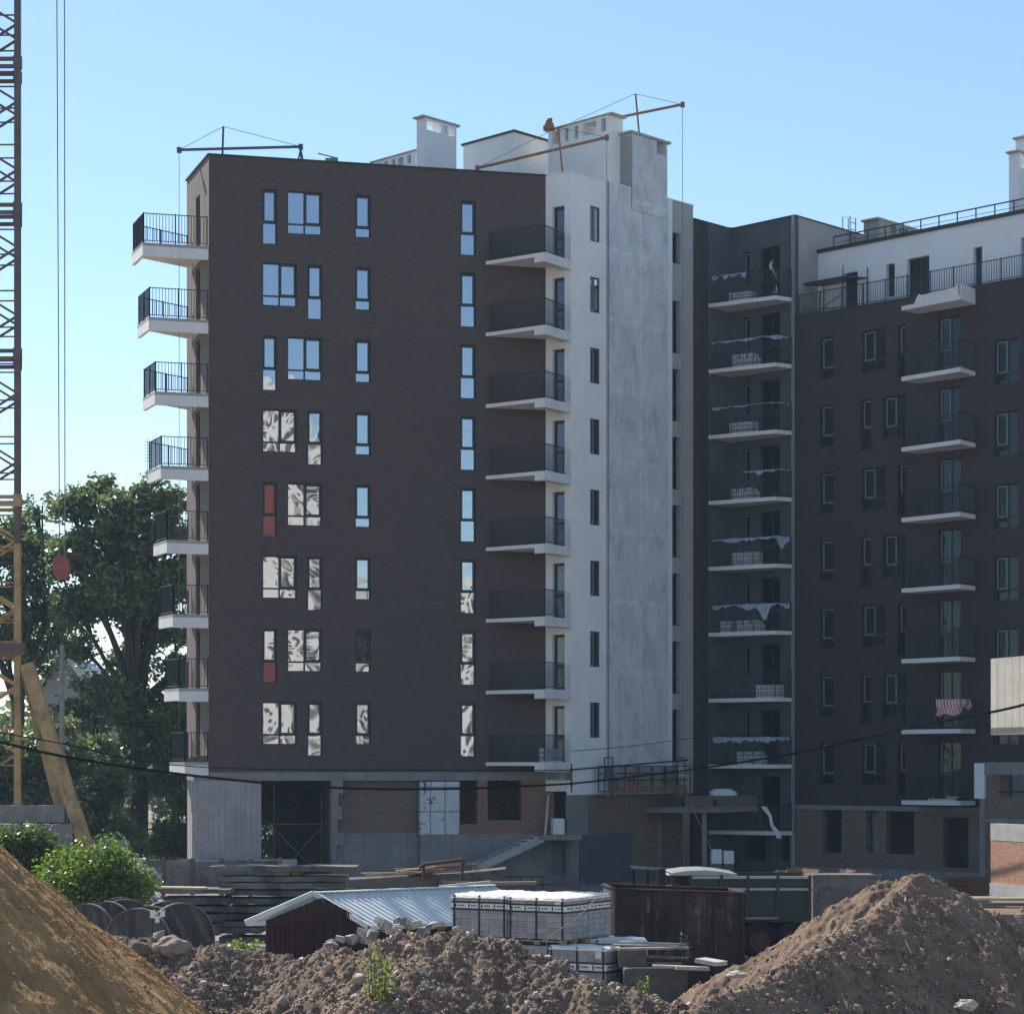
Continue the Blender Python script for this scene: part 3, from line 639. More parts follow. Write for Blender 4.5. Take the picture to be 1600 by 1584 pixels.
rig('blue grey hoist rig over the left end of the brown roof', ((280, 234.5), (470, 229.5)), ((349, 198), (347, 262)), [((280, 0), 4.5)], 'bluegrey', (101.6, 102.0, 102.4), 'r', 29.3)
rig('orange hoist rig leaning over the white corner of the tower', ((746, 263), (948, 215)), ((872, 199), (880, 283)), [((948, 0), 5.9)], 'orange', (104.5, 103.3, 102.62), 'l', 29.3)
rig('rusty hoist rig standing behind the concrete chimney', ((862, 205), (1066.5, 163.5)), ((993, 147), (1001, 235)), [((1066, 0), 5.9)], 'orange', (109.6, 108.0, 106.72), None)
mb = MB(); _p = at(519, 251, 101.8); mb.box(_p.x-.25, _p.x+.25, _p.y-.2, _p.y+.3, 29.3, _p.z+.05, j=.03); mb.tube([(_p.x-.6, _p.y, _p.z+.3), (_p.x+.2, _p.y, _p.z+.1)], .03, 5)
tag(mb.build('roof_winch', M['base'], None, org=(_p.x, _p.y, 29.3)), 'small grey winch on the brown roof edge near the blue rig', 'winch')

# ------------------------------------------------------------------ the slate building in the inner corner
MF = 25.64; MH = 2.945; MR = 29.25
M1 = xy(1242, 107.42); M1 = M0+r*s_on(M0, r, 1242)
wm = Wall(M0, M1)
S = thing('apartment_block', 'slate grey apartment block set back in the inner corner, nine narrow balconies', 'apartment building', (M1.x, M1.y, 0)); so = (M1.x, M1.y, 0)
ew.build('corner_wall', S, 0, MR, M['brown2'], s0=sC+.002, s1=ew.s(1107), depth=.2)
ew.build('recess_wall', S, 0, MR, M['slate'], s0=ew.s(1107), s1=sM, depth=.2)
mops = []
for k in range(9):
    F = MF-MH*k
    if k < 8: mops.append((wm.s(1159.5), wm.s(1171.5), F+.9, F+2.44, 0))
    mops.append((wm.s(1187), wm.s(1219), F+.05, F+2.44, 1))
mops.append((wm.s(1163), wm.s(1196), .75, 1.85, 2)); mops.append((wm.s(1218), wm.s(1233), .75, 1.85, 2))
wm.build('wall', S, 0, MR, M['slate'], mops, depth=.25)
for q in mops:
    if q[4] == 0: window(S, wm, *q[:4], style='grey', glass='glass_dim', depth=.18)
    elif q[4] == 1 and q[2] > 3: window(S, wm, *q[:4], cols=2, tr=.9, style='dark', glass='glass_dim', depth=.18, name='balcony_door')
ms = Wall(M1, M1+e*10)
ms.build('side_wall', S, 0, MR, M['sidegrey'], depth=.2)
mb = MB(); mb.prism([(p.x, p.y) for p in (E1+Vector((.3, 2.5)), M0+Vector((.05, .1)), M1+Vector((0, .2)), M1+e*9.9, M0+e*9, E1+e*6)], 28.85, 28.98); mb.build('roof', M['roof'], S, org=so)
mb = MB()
for wal, a, b in ((ew, sC+.02, sM), (wm, 0, wm.len), (ms, 0, 10)):
    p, q = wal.pt(a, -.12), wal.pt(b, -.12); mb.bar((*p, MR+.02), (*q, MR+.02), .34, .05)
mb.build('coping', M['coping'], S, org=so)
mb = MB(); p, q = wm.pt(wm.len-.02, .08), wm.pt(wm.len-.02, .08); mb.tube([(*p, 2.0), (*p, MR)], .05, 6); mb.build('downpipe', M['sash'], S, org=so)
mT = ew.pt(ew.s(1107)); mA = xy(1212, 106.95); mR = wm.pt(wm.s(1238.5)); bm = None
balc_mid = []
for k in range(9):
    F = MF-MH*k
    if bm is None:
        mb = MB(); mb.prism([mT, mA, mR, M0], -.17, 0); bm = mb.mesh('balcony', M['slab'], org=so)
    bal = obj('balcony', bm, S, (so[0], so[1], F)); balc_mid.append(bal)
    if k == 0: rl = railing(bal, [mT+Vector((.1, .06)), mA+Vector((-.02, .1)), mR+Vector((-.08, .0))], F, 1.2, .12); rm2 = rl.data
    else: obj('railing', rm2, bal, (so[0], so[1], F))
for px, pw, hh in ((1135, 26, .45), (1160, 14, .3)):
    p = xy(px, 112.5); mb = MB(); mb.box(p.x-pw*.014, p.x+pw*.014, p.y-.3, p.y+.5, 28.98, 29.25+hh); mb.box(p.x-pw*.016, p.x+pw*.016, p.y-.35, p.y+.55, 29.25+hh, 29.33+hh)
    tag(mb.build('roof_vent', M['sidegrey'], None, org=(p.x, p.y, 28.98)), 'low %s roof vent peeping over the parapet of the slate block' % ('wide' if pw > 20 else 'narrow'), 'roof vent')

# what stands and hangs on the slate block's balconies
def on_mid(px, F, out=.45):                            # a point above the slab, behind the railing
    f = (px-1107)/(1212-1107); p = mT.lerp(mA, f); n = Vector((mA-mT).normalized()); n = Vector((-n.y, n.x)); return p+n*out
order = ['topmost', 'second', 'third', 'fourth', 'fifth', 'sixth', 'seventh', 'eighth']
stacks = {0: (1131, 1165, .42), 1: (1137, 1174, .60), 2: (1132, 1170, .5), 3: (1134, 1172, .5), 4: (1137, 1176, .58), 5: (1118, 1180, .5), 6: (1173, 1209, .55), 7: (1144, 1183, .55)}
for k, (a, b, h) in stacks.items():
    F = MF-MH*k; pa, pb = on_mid(a, F), on_mid(b, F); mb = MB(); d = (pb-pa); n = max(5, int(d.length/.13)); nn = Vector((-d.y, d.x)).normalized()
    lay = 3
    for i in range(n):
        for l in range(lay):
            hh = h/lay; p = pa+d*((i+.04)/n); q = pa+d*((i+.94)/n)
            if (i % 3 == 2 and l == 2 and k % 2) or (k == 5 and 3 < i < 6): continue
            mb.prism([p, q, q+nn*.5, p+nn*.5], F+.06+hh*l, F+.05+hh*(l+1)-.02)
    mb.bar((*(pa+nn*.25), F+.03), (*(pb+nn*.25), F+.03), .5, .05)
    tag(mb.build('block_stack', M['bagwhite'], None, org=(*pa, F)), 'stack of pale blocks on the %s balcony of the slate block' % order[k], 'block stack', 'block stacks on the slate balconies')
film = {0: (1109, 1165, .2, None), 1: (1108, 1236, .16, None), 2: (1109, 1236, .12, None), 3: (1160, 1236, .22, 1109), 4: (1109, 1236, .18, 1222), 5: (1110, 1236, .25, 1195), 7: (1110, 1236, .25, None)}
for k, (a, b, hg, tail) in film.items():
    F = MF-MH*k+1.22; vs_, fs_ = [], []; nseg = 90; rnd = random.Random(k+3)
    prev = 0
    for i in range(nseg+1):
        px = a+(b-a)*i/nseg; f = (px-1107)/(1212-1107)
        if f <= 1: p = (mT+Vector((.1, .06))).lerp(mA+Vector((-.02, .1)), f)
        else: p = (mA+Vector((-.02, .1))).lerp(mR+Vector((-.08, 0)), (px-1212)/26.5)
        w1 = mnoise.noise(Vector((i*.06, k*7.7+.3, 0))); w2 = mnoise.noise(Vector((i*.31, k*3.1+.6, 4)))
        dn = max(.03, hg*(.62+1.1*w1+.45*w2))+(.5*math.exp(-((px-tail)/7)**2) if tail else 0)
        o = .04+.05*abs(w2)+.01*rnd.random()
        up = .05*abs(w1)
        vs_ += [(p.x, p.y-o*.2+.05, F-dn*.6), (p.x, p.y+.02, F+up), (p.x+.02*rnd.random(), p.y-o, F+up*.5-.02), (p.x, p.y-o-.03*rnd.random(), F-dn)]
        if i: fs_ += [((i-1)*4+j, i*4+j, i*4+j+1, (i-1)*4+j+1) for j in range(3)]
    mb = MB(); mb.add(vs_, fs_); q = vs_[0]
    tag(mb.build('plastic_sheet', M['plastic'], None, org=(q[0], q[1], F), smooth=True), 'crumpled %s sheeting draped over the %s balcony railing of the slate block' % ('white tailed' if tail else 'pale', order[k]), 'plastic sheet', 'sheets over the slate balcony railings')
for nm, F, px, lab in (('plastic_sheet', MF, 1207, 'twisted white strip of sheeting standing in the topmost slate balcony doorway'), ('cloth', MF-MH*8, 1208, 'pale blue cloth strip hanging out over the lowest slate balcony')):
    mb = MB(); p = on_mid(px, F, .12 if F > 10 else -.05); zz = 1.55 if F > 10 else 1.1; lo = .1 if F > 10 else -.3
    n_ = 24; V = []
    for i in range(n_+1):
        f = i/n_; zz_ = F+lo+(zz-lo)*f; cx_ = p.x+(.10*math.sin(f*5)+.05*math.sin(f*13) if F > 10 else .28-.62*f+.04*math.sin(f*11)); w_ = (.05+.035*math.sin(f*9+1)) if F > 10 else .10+.03*math.sin(f*8)
        V += [(cx_-w_, p.y+.03*math.sin(f*7)-.05*(F < 10), zz_), (cx_, p.y-.05-.03*math.sin(f*6), zz_+.01), (cx_+w_, p.y+.02*math.sin(f*9)-.05*(F < 10), zz_-.02)]
    mb.add(V, [(3*i+j_, 3*i+j_+1, 3*i+j_+4, 3*i+j_+3) for i in range(n_) for j_ in (0, 1)])
    tag(mb.build(nm, M['plastic' if F > 10 else 'bagwhite'], None, org=(p.x, p.y, F), smooth=True), lab, 'plastic sheet' if F > 10 else 'cloth')

# ------------------------------------------------------------------ the dark brown building on the right
RF = 21.23; RH = 2.95; RT = 24.75
wr = Wall(M1, M1+r*18); rs = wr.s; ro = (M1.x, M1.y, 0)
D = thing('apartment_block', 'dark brown apartment block on the right with a white setback storey on top', 'apartment building', ro)
rops = []; rw = []
for k in range(7):
    F = RF-RH*k; top = F+2.42
    L1 = [(1281, 1303, .62, 1)]
    if k % 2 == 0: L1 += [(1346, 1383.5, .60, 2), (1402.5, 1416, .25, 1)]
    else: L1 += [(1344.5, 1361, .25, 1), (1379.5, 1416.5, .60, 2)]
    for a, b, lo, c in L1:
        if k == 6 and F+lo < 3.6: pass
        rops.append((rs(a), rs(b), F+lo, top)); rw.append((c, lo, 'window'))
    rops.append((rs(1465), rs(1501), F+.04, top+.02)); rw.append((2, .04, 'balcony_door'))
for k in range(6):
    z1 = 22.38-RH*k; rops.append((rs(1552.5), rs(1591), z1-1.82, z1)); rw.append((2, .62, 'window'))
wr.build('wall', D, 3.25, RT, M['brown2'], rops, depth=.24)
for q, (c, lo, nm) in zip(rops, rw):
    window(D, wr, *q, cols=c, tr=1.0 if nm == 'balcony_door' else max(.35, 1.12-lo if lo > .3 else .95) if lo != .62 else .45, style='grey', glass='glass_dim', depth=.19, name=nm)
# balconies
bl = wr.pt(rs(1436.5), .0); bfl = xy(1408.5, 101.75); bfr = xy(1500.5, 99.25); brt = wr.pt(rs(1524)); bm = None
for k in range(7):
    F = RF-RH*k
    if bm is None: mb = MB(); mb.prism([bfl, bfr, brt, bl], -.18, 0); bm = mb.mesh('balcony', M['slab'], org=ro)
    bal = obj('balcony', bm, D, (ro[0], ro[1], F))
    if k == 0:
        rl = railing(bal, [wr.pt(rs(1430), .1), bfl+Vector((.1, .04)), bfr+Vector((-.02, .1)), brt+Vector((-.1, .04))], F, 1.15, .105); rm3 = rl.data
    else: obj('railing', rm3, bal, (ro[0], ro[1], F))
F = RF+RH
mb = MB(); mb.prism([bfl, bfr, brt, bl], -.18+F, F)
d = (bfr-bfl); nn = Vector((-d.y, d.x)).normalized()*.12; p0 = bfl.lerp(bfr, .22)
_pf = [(0, 0), (.04, .2), (.1, .36), (.13, .30), (.5, .32), (.9, .36), (.93, .46), (1, .44)]
for (u0, h0), (u1, h1) in zip(_pf[:-1], _pf[1:]):
    a, b = p0.lerp(bfr, u0), p0.lerp(bfr, u1); f_ = F+.001
    mb.add([(*a, f_), (*b, f_), (*(b+nn), f_), (*(a+nn), f_), (*a, f_+h0), (*b, f_+h1), (*(b+nn), f_+h1), (*(a+nn), f_+h0)], [(3, 2, 1, 0), (4, 5, 6, 7), (0, 1, 5, 4), (1, 2, 6, 5), (2, 3, 7, 6), (3, 0, 4, 7)])
mb.prism([bfr, brt, brt+(bl-brt).normalized()*.12, bfr-nn*.0+(bfl-bfr).normalized()*.12], F+.001, F+.46)
mb.build('balcony', M['slab'], D, org=ro)
# terrace edge, railing, setback storey
mb = MB(); p, q = wr.pt(0, -.14), wr.pt(18, -.14); mb.bar((*p, RT+.015), (*q, RT+.015), .36, .05); mb.build('coping', M['coping'], D, org=ro)
mb = MB(); mb.prism([(p.x, p.y) for p in (wr.pt(.05, -.2), wr.pt(18, -.2), wr.pt(18, -3), wr.pt(.05, -3))], 24.2, 24.35); mb.build('terrace_floor', M['roof'], D, org=ro)
railing(D, [wr.pt(.12, -.14), wr.pt(18, -.14)], RT+.03, .95, .125, posts=1.22)
p0 = ms.pt(ms.s(1278)); wp = Wall(p0, p0+r*18); ps = wp.s; PR = 27.9
pops = [(ps(1318), ps(1340), 24.35, wp.z(1329, 426), 0), (ps(1384.5), ps(1398), wp.z(1391, 464), wp.z(1391, 412.5), 1), (ps(1417), ps(1452), 24.35, wp.z(1434, 402), 2), (ps(1521), ps(1534.6), 24.35, wp.z(1528, 386), 1), (ps(1595), ps(1620), 24.35, wp.z(1600, 371), 2)]
wp.build('setback_wall', D, 24.3, PR, M['white2'], pops, depth=.3)
for q in pops: window(D, wp, *q[:4], cols=2 if q[4] == 2 else 1, tr=0 if q[3]-q[2] < 1.7 else 1.0, glass='glass_dim', depth=.2)
mb = MB(); mb.prism([(p.x, p.y) for p in (wp.pt(.02, -.02), wp.pt(18, -.02), wp.pt(18, -8), wp.pt(.02, -8))], PR-.35, PR-.2); mb.build('roof', M['roof'], D, org=ro)
mb = MB(); p, q = wp.pt(-.05, -.05), wp.pt(18, -.05); mb.bar((*p, PR+.03), (*q, PR+.03), .3, .16); mb.build('coping', M['coping'], D, org=ro)
mb = MB(); p, q = wp.pt(.7, -.25), wp.pt(18, -.25)
for zz, t in ((.62, .05), (.34, .02)): mb.bar((*p, PR+zz), (*q, PR+zz), t, t)
for i in range(19):
    a = p.lerp(q, i/18); mb.bar((*a, PR-.2), (*a, PR+.63), .05, .05)
mb.build('roof_railing', M['rail'], D, org=ro)
wm.build('rear_closer', D, 0, 3, M['base'], s0=wm.len-.05, s1=wm.len, depth=.1)
# ground floor
zg = lambda px, py: wr.z(px, py)
gops = [(rs(1283), rs(1313.5), zg(1298, 1332), zg(1298, 1263)), (rs(1352), rs(1372), zg(1362, 1332), zg(1362, 1263)), (rs(1383), rs(1427), zg(1405, 1334), zg(1405, 1264)), (rs(1472), rs(1512), zg(1492, 1355), zg(1492, 1277))]
wr.build('brick_wall', D, .55, 3.05, M['brick_dim'], gops, s0=0, s1=18, depth=.35, out=-.06)
wr.build('ground_beam', D, 3.05, 3.25, M['base'], s0=0, s1=18, depth=.3)
wr.build('base_wall', D, 0, .55, M['base'], s0=0, s1=18, depth=.3, out=.05)
mb = MB(); p, q = wr.pt(.1, -4), wr.pt(18, -4); mb.prism([p, q, q-wr.n*.1, p-wr.n*.1], 0, 3.05); mb.build('inner_wall', M['brick_dim'], D, org=ro); mb = MB(); p = wr.pt(rs(1352), -.5); q = wr.pt(rs(1372), -.5); mb.prism([p, q, q-wr.n*.1, p-wr.n*.1], .8, 3.0); mb.build('inner_wall', M['base'], D, org=ro)
mb = MB(); mb.prism([(p.x, p.y) for p in (wr.pt(0, -.3), wr.pt(18, -.3), wr.pt(18, -4.2), wr.pt(0, -4.2))], 3.06, 3.24); mb.build('floor_slab', M['base'], D, org=ro)
mb = MB()                                              # shared end and rear sheets close the block
for a, b in ((wr.pt(18), wr.pt(18)+e*9), (wr.pt(18)+e*9, ms.pt(10))): mb.add([(a.x, a.y, 0), (b.x, b.y, 0), (b.x, b.y, PR-.3), (a.x, a.y, PR-.3)], [(0, 1, 2, 3)])
mb.build('rear_wall', M['brown2'], D, org=ro)
# canopy of scaffolding tubes on the terrace
o = wr.pt(rs(1278), -.7); sc_ = thing('scaffold_canopy', 'flat dark board canopy on thin poles over the terrace door', 'canopy', (*o, 24.35)); so2 = WL[sc_.name]
mb = MB(); Yc = 107.3
q = [Vector((*wp.pt(wp.s(x), o_), 26.35)) for x, o_ in ((1272, 1.15), (1343, 1.15), (1358, .12), (1290, .12))]
mb.prism([(v.x, v.y) for v in q], 26.3, 26.36); mb.build('deck', M['rail'], sc_, org=so2)
for k_, v in enumerate(q): mb = MB(); mb.tube([(v.x, v.y, 24.35), (v.x, v.y, 26.4+.4*(k_ in (1, 2)))], .025, 5); mb.build('pole', M['rail'], sc_, org=so2)
mb = MB(); mb.tube([(q[0].x, q[0].y, 25.2), (q[1].x, q[1].y, 25.0)], .022, 5); mb.tube([(q[0].x, q[0].y, 24.5), (q[1].x, q[1].y, 25.6)], .022, 5); mb.build('brace', M['rail'], sc_, org=so2)
# roof chimneys of the right block
P = xy(1374, 110.5)
chimney('low grey vent row behind the roof railing of the white storey', P, s_on(P, e, 1452), .9, 27.6, zof(343, P.y), [(0, .22), (.34, .39), (.45, .50), (.57, .66), (.75, .80), (.93, 1)], 'sidegrey', dirs=(e, -r), vh=.55)
P = xy(1592, 101.5)
chimney('tall white chimney cut by the right picture edge behind the roof railing', P, 1.8, .5, 27.6, zof(238, P.y), [(0, .05), (.5, .56), (.96, 1)], 'white2', dirs=(e, -r), vh=.5)
P = xy(1602, 104.5)
chimney('second tall chimney just showing its cap beyond the right one', P, 1.8, .5, 27.6, zof(216, P.y), [(0, .05), (.5, .56), (.96, 1)], 'white2', dirs=(e, -r), vh=.5)
mb = MB(); p = ms.pt(4.2, -.3)                         # ladder loop on the slate roof edge
for t in (0, .45):
    a = ms.pt(4.2+t, .1); b = ms.pt(4.2+t, -.3); mb.tube([(*a, 27.0), (*a, 29.9), (*b, 29.95), (*b, 29.0)], .025, 5)
for i in range(9):
    a, b = ms.pt(4.2, .1), ms.pt(4.65, .1); mb.tube([(*a, 27.1+.32*i), (*b, 27.1+.32*i)], .018, 4)
tag(mb.build('roof_ladder', M['sash'], None, org=(*p, 27)), 'thin hooped ladder on the side wall of the slate block', 'ladder')
# cloth on the right block's railing
F = RF-RH*5+1.2; vs_, fs_, mm = [], [], []; n = 36
for i in range(n+1):
    f = .58+.5*i/n; p = (bfl+Vector((.1, .04))).lerp(bfr+Vector((-.02, .1)), min(f, 1.0));
    if f > 1: p = (bfr+Vector((-.02, .1))).lerp(brt+Vector((-.1, .04)), (f-1)/.1)
    rn = random.Random(i//3); dn = .60+.05*math.sin(i*.33)+.05*rn.random()-.2*(i > n-5); off = .06+.04*math.sin(i*1.3)
    vs_ += [(p.x, p.y+.1, F-.3), (p.x, p.y+.03, F+.04), (p.x, p.y-off-.02, F-.02), (p.x+.05, p.y-off-.06, F-dn*.6), (p.x-.04, p.y-off, F-dn)]
    if i:
        for j in range(4): fs_.append(((i-1)*5+j, i*5+j, i*5+j+1, (i-1)*5+j+1)); mm.append(1 if (i+j) % 4 < 2 else 0)
mb = MB(); mb.v, mb.f, mb.m = vs_, fs_, mm
tag(mb.build('blanket', [M['whitecloth'], M['pinkcloth']], None, org=(vs_[0][0], vs_[0][1], F), smooth=True), 'crumpled pink and white striped blanket over a balcony railing of the right block', 'blanket')
p = wr.pt(rs(1490), .7); mb = MB(); zz = RF-RH*6; mb.box(p.x-.6, p.x+.5, p.y-.15, p.y+.2, zz, zz+.08); mb.box(p.x-.55, p.x-.4, p.y-.1, p.y+.1, zz+.08, zz+.16); mb.box(p.x+.1, p.x+.6, p.y-.2, p.y+.1, zz+.08, zz+.17)
tag(mb.build('board_bundle', M['bagwhite'], None, org=(p.x, p.y, zz)), 'small bundle of white boards on the lowest balcony of the right block', 'board bundle')

# ------------------------------------------------------------------ canopy over the entrance, bag, cradle
cA, cB = ew.pt(ew.s(1005), .02), ew.pt(ew.s(1113), .02); cF = ew.pt(ew.s(1005), 2.5); cG = cB+ew.n*2.5
kz = zof(1262, cF.y); cn = thing('entrance_canopy', 'concrete entrance canopy with a low brick upstand and bags on top', 'canopy', (*cF, kz-.2)); o = WL[cn.name]
mb = MB(); mb.prism([cA, cF, cG, cB], kz-.22, kz); mb.build('canopy_slab', M['base'], cn, org=o)
wc = Wall(cF, cG); wc.build('brick_upstand', cn, kz, kz+.5, M['brick_dim'], depth=.2, out=-.05)
wc2 = Wall(cG, cB); wc2.build('brick_upstand', cn, kz, kz+.5, M['brick_dim'], depth=.2, out=-.05)
mb = MB()
for t in (wc.s(1109),): p = wc.pt(t, -.3); mb = MB(); mb.box(p.x-.1, p.x+.1, p.y-.1, p.y+.1, 0, kz-.22); mb.build('post', M['base'], cn, org=o)
def sack(name, c, sx, sy, sz, mt, label, cat, seed=0, group=None, lean=0):
    bm = bmesh.new(); bmesh.ops.create_icosphere(bm, subdivisions=3, radius=1)
    for v in bm.verts:
        n_ = v.co.normalized(); q = Vector([math.copysign(abs(x)**.62, x) for x in n_])
        q *= 1+.14*mnoise.noise(n_*2.3+Vector((seed*3.1, 0, 0)))+.05*mnoise.noise(n_*6+Vector((seed, 5, 0)))
        v.co = Vector((q.x*sx+lean*q.z*sx, q.y*sy, (q.z+.86)*sz))
    me = bpy.data.meshes.new(name); bm.to_mesh(me); bm.free(); me.materials.append(M[mt]); me.polygons.foreach_set('use_smooth', [True]*len(me.polygons))
    return tag(obj(name, me, None, c), label, cat, group)
p = wc.pt(wc.s(1152), -.8); sack('bulk_bag', (p.x, p.y, kz+.01), .62, .5, .42, 'bagwhite', 'bulging white bag on the entrance canopy', 'bag', 3)
p = wc.pt(wc.s(1112), -.7); sack('sack', (p.x, p.y, kz+.01), .75, .4, .25, 'rail', 'dark slumped sack beside the white bag on the canopy', 'sack', 5)
wcr = ew; ca, cb = 1.45, 6.95; cz = zof(1237, ew.pt(ca, .6).y); co = ew.pt(ca, .6)
cr = thing('work_cradle', 'rusty suspended work cradle with mesh sides hanging on the concrete shaft wall', 'work platform', (*co, cz)); o = WL[cr.name]
def ewb(mb, a, b, w_): mb.bar(Vector((*ew.pt(a[0], a[1]), a[2])), Vector((*ew.pt(b[0], b[1]), b[2])), w_, w_)
mb = MB(); mb.prism([ew.pt(ca, .95), ew.pt(cb, .95), ew.pt(cb, .3), ew.pt(ca, .3)], cz, cz+.06); mb.prism([ew.pt(ca+.7, .97), ew.pt(cb-.3, .97), ew.pt(cb-.3, .94), ew.pt(ca+.7, .94)], cz+.065, cz+.24); mb.build('deck', M['orange'], cr, org=o)
for out in (.3, .95):
    mb = MB()
    for zz in (cz+.5, cz+.78, cz+1.08): ewb(mb, (ca, out, zz), (cb, out, zz), .045)
    for i in range(7): s_ = ca+(cb-ca)*i/6; ewb(mb, (s_, out, cz-.03), (s_, out, cz+1.08), .05)
    for i in range(24): s_ = ca+.7+(cb-ca-1.2)*i/23; ewb(mb, (s_, out, cz+.2), (s_+.02, out, cz+1.05), .018)
    mb.build('side_frame', M['rust'], cr, org=o)
for s_ in (ca, cb):
    mb = MB(); d = .55 if s_ == ca else -.55
    for u in (0, d):
        ewb(mb, (s_+u, .62, cz-.12), (s_+u, .62, cz+1.45), .06)
    ewb(mb, (s_, .62, cz+1.45), (s_+d, .62, cz+1.45), .06); mb.build('end_frame', M['bluegrey'], cr, org=o)
    for u in (.05, d*.95):
        p = ew.pt(s_+u, .75); mb = MB(); mb.tube([(p.x-.05, p.y, cz-.12), (p.x+.05, p.y, cz-.12)], .09, 10); mb.build('castor', M['sash'], cr, org=o)
    p = ew.pt(s_+d*.5, .62); mb = MB(); mb.box(p.x-.16, p.x+.16, p.y-.13, p.y+.13, cz+.6, cz+1.1); mb.build('hoist_motor', M['bluegrey' if s_ == ca else 'bagwhite'], cr, org=o, bevel=.03)
mb = MB()
for i in range(16): s_ = ca+.9+(cb-ca-1.6)*random.random(); p = ew.pt(s_, .5+.3*random.random()); a = random.uniform(.07, .16); mb.box(p.x-a, p.x+a, p.y-.1, p.y+.1, cz+.06, cz+.2+random.random()*.55, j=.04)
_p = ew.pt(4, .6); tag(mb.build('rubble_buckets', M['stone'], None, org=(*_p, cz+.06)), 'buckets and scrap carried in the rusty work cradle', 'buckets')
for i, px in enumerate((1119, 1138)):
    Y = 103.5; p = xy(px, Y); z0 = zof(1349, Y); mb = MB(); mb.box(p.x-.24, p.x+.22, p.y-.25, p.y+.25, 0, z0, 0); mb.box(p.x-.22, p.x+.22, p.y-.25, p.y+.25, z0+.003, z0+(.62 if i == 0 else .55), 1)
    tag(mb.build('carton', [M['conc_dark'], M['bagwhite']], None, org=(p.x, p.y, 0), bevel=.02), ('left brighter' if i == 0 else 'right greyer')+' of two pale boxes under the entrance canopy', 'box')
# rooms behind the openings of the slate block and the shaft wall
mb = MB()
for a, b in ((M0+e*6, M1+e*6), (M0, M0+e*6)): mb.add([(a.x, a.y, 0), (b.x, b.y, 0), (b.x, b.y, MR-.4), (a.x, a.y, MR-.4)], [(0, 1, 2, 3)])
mb.build('rear_wall', M['slate'], S, org=so)
mb = MB(); a, b = ew.pt(ew.s(905), -3), ew.pt(sM+4, -3); mb.add([(a.x, a.y, 0), (b.x, b.y, 0), (b.x, b.y, 4.35), (a.x, a.y, 4.35)], [(0, 1, 2, 3)]); mb.build('inner_wall', M['base'], T, org=(A.x, A.y, 0))
mb = MB(); a, b = M0+e*.3, M1+e*.3
for zz in (2.0, 4.9): mb.prism([(p.x, p.y) for p in (M0, M1, M1+e*6, M0+e*6)], zz-.1, zz)
mb.build('floor_slab', M['base'], S, org=so)

# ------------------------------------------------------------------ blocks across the street behind the photographer, mirrored in the windows
def far_block(label, x0, x1, y0, y1, h, mt, step=3.6):
    th = thing('apartment_block', label, 'apartment building', ((x0+x1)/2, y1, 0)); o = WL[th.name]
    mb = MB(); mb.box(x0, x1, y0, y1, 0, h); mb.build('wall', M[mt], th, org=o)
    mb = MB(); nx = int((x1-x0)/step); nz = int(h/3)
    for i in range(nx):
        for k in range(nz):
            if (i*7+k*3) % 11 == 0: continue
            a = x0+step*(i+.25); mb.box(a, a+step*.45, y1+.01, y1+.06, 3*k+1.0, 3*k+2.5)
    tag(mb.build('windows', M['slate'], th, org=o), kind='stuff')
    mb = MB()
    for i in range(0, nx, 3):
        for k in range(1, nz): mb.box(x0+step*i, x0+step*(i+.9), y1+.01, y1+1.1, 3*k, 3*k+1.05)
    tag(mb.build('balconies', M['conc_pale'], th, org=o), kind='stuff')
far_block('tall beige tower block across the site, mirrored in the brown tower glazing', 27, 54, -44, -30, 43, 'beige')
far_block('long low beige block across the site, mirrored in the lower glazing', 57, 104, -42, -30, 24, 'beige', 4.2)

# ------------------------------------------------------------------ trees, bushes, weeds
LQ = np.array([[0, -.5, 0], [.5, 0, .12], [0, .5, 0], [-.5, 0, .12]])
def leaves(pts, size, rng, up=.5, asp=.55):
    n = len(pts); d = rng.normal(size=(n, 3)); d[:, 2] = d[:, 2]*.6-.15; d /= np.linalg.norm(d, axis=1)[:, None]
    nr = rng.normal(size=(n, 3)); nr[:, 2] += up; nr -= d*(nr*d).sum(1)[:, None]; nr /= np.linalg.norm(nr, axis=1)[:, None]+1e-9
    sd = np.cross(d, nr); s = size*rng.uniform(.6, 1.35, n)[:, None]
    v = np.stack([pts-d*s*.5, pts+sd*s*asp*.5+nr*s*.08, pts+d*s*.5, pts-sd*s*asp*.5+nr*s*.08], 1).reshape(-1, 3)
    return v, np.arange(4*n).reshape(n, 4)
def crown_pts(blobs, clumps, per, spread, rng):
    out = []; vol = np.array([b[3]*b[4]*b[5] for b in blobs]); vol = vol/vol.sum()
    for b, f in zip(blobs, vol):
        k = max(3, int(clumps*f)); u = rng.normal(size=(k, 3)); u /= np.linalg.norm(u, axis=1)[:, None]
        rad = rng.uniform(.25, 1.0, k)**.45; c = np.array(b[:3])+u*rad[:, None]*np.array(b[3:6])
        m = rng.integers(int(per*.5), int(per*1.5), k); cc = np.repeat(c, m, 0)
        out.append(cc+rng.normal(size=(len(cc), 3))*spread*np.array([1, 1, .75]))
    return np.concatenate(out)
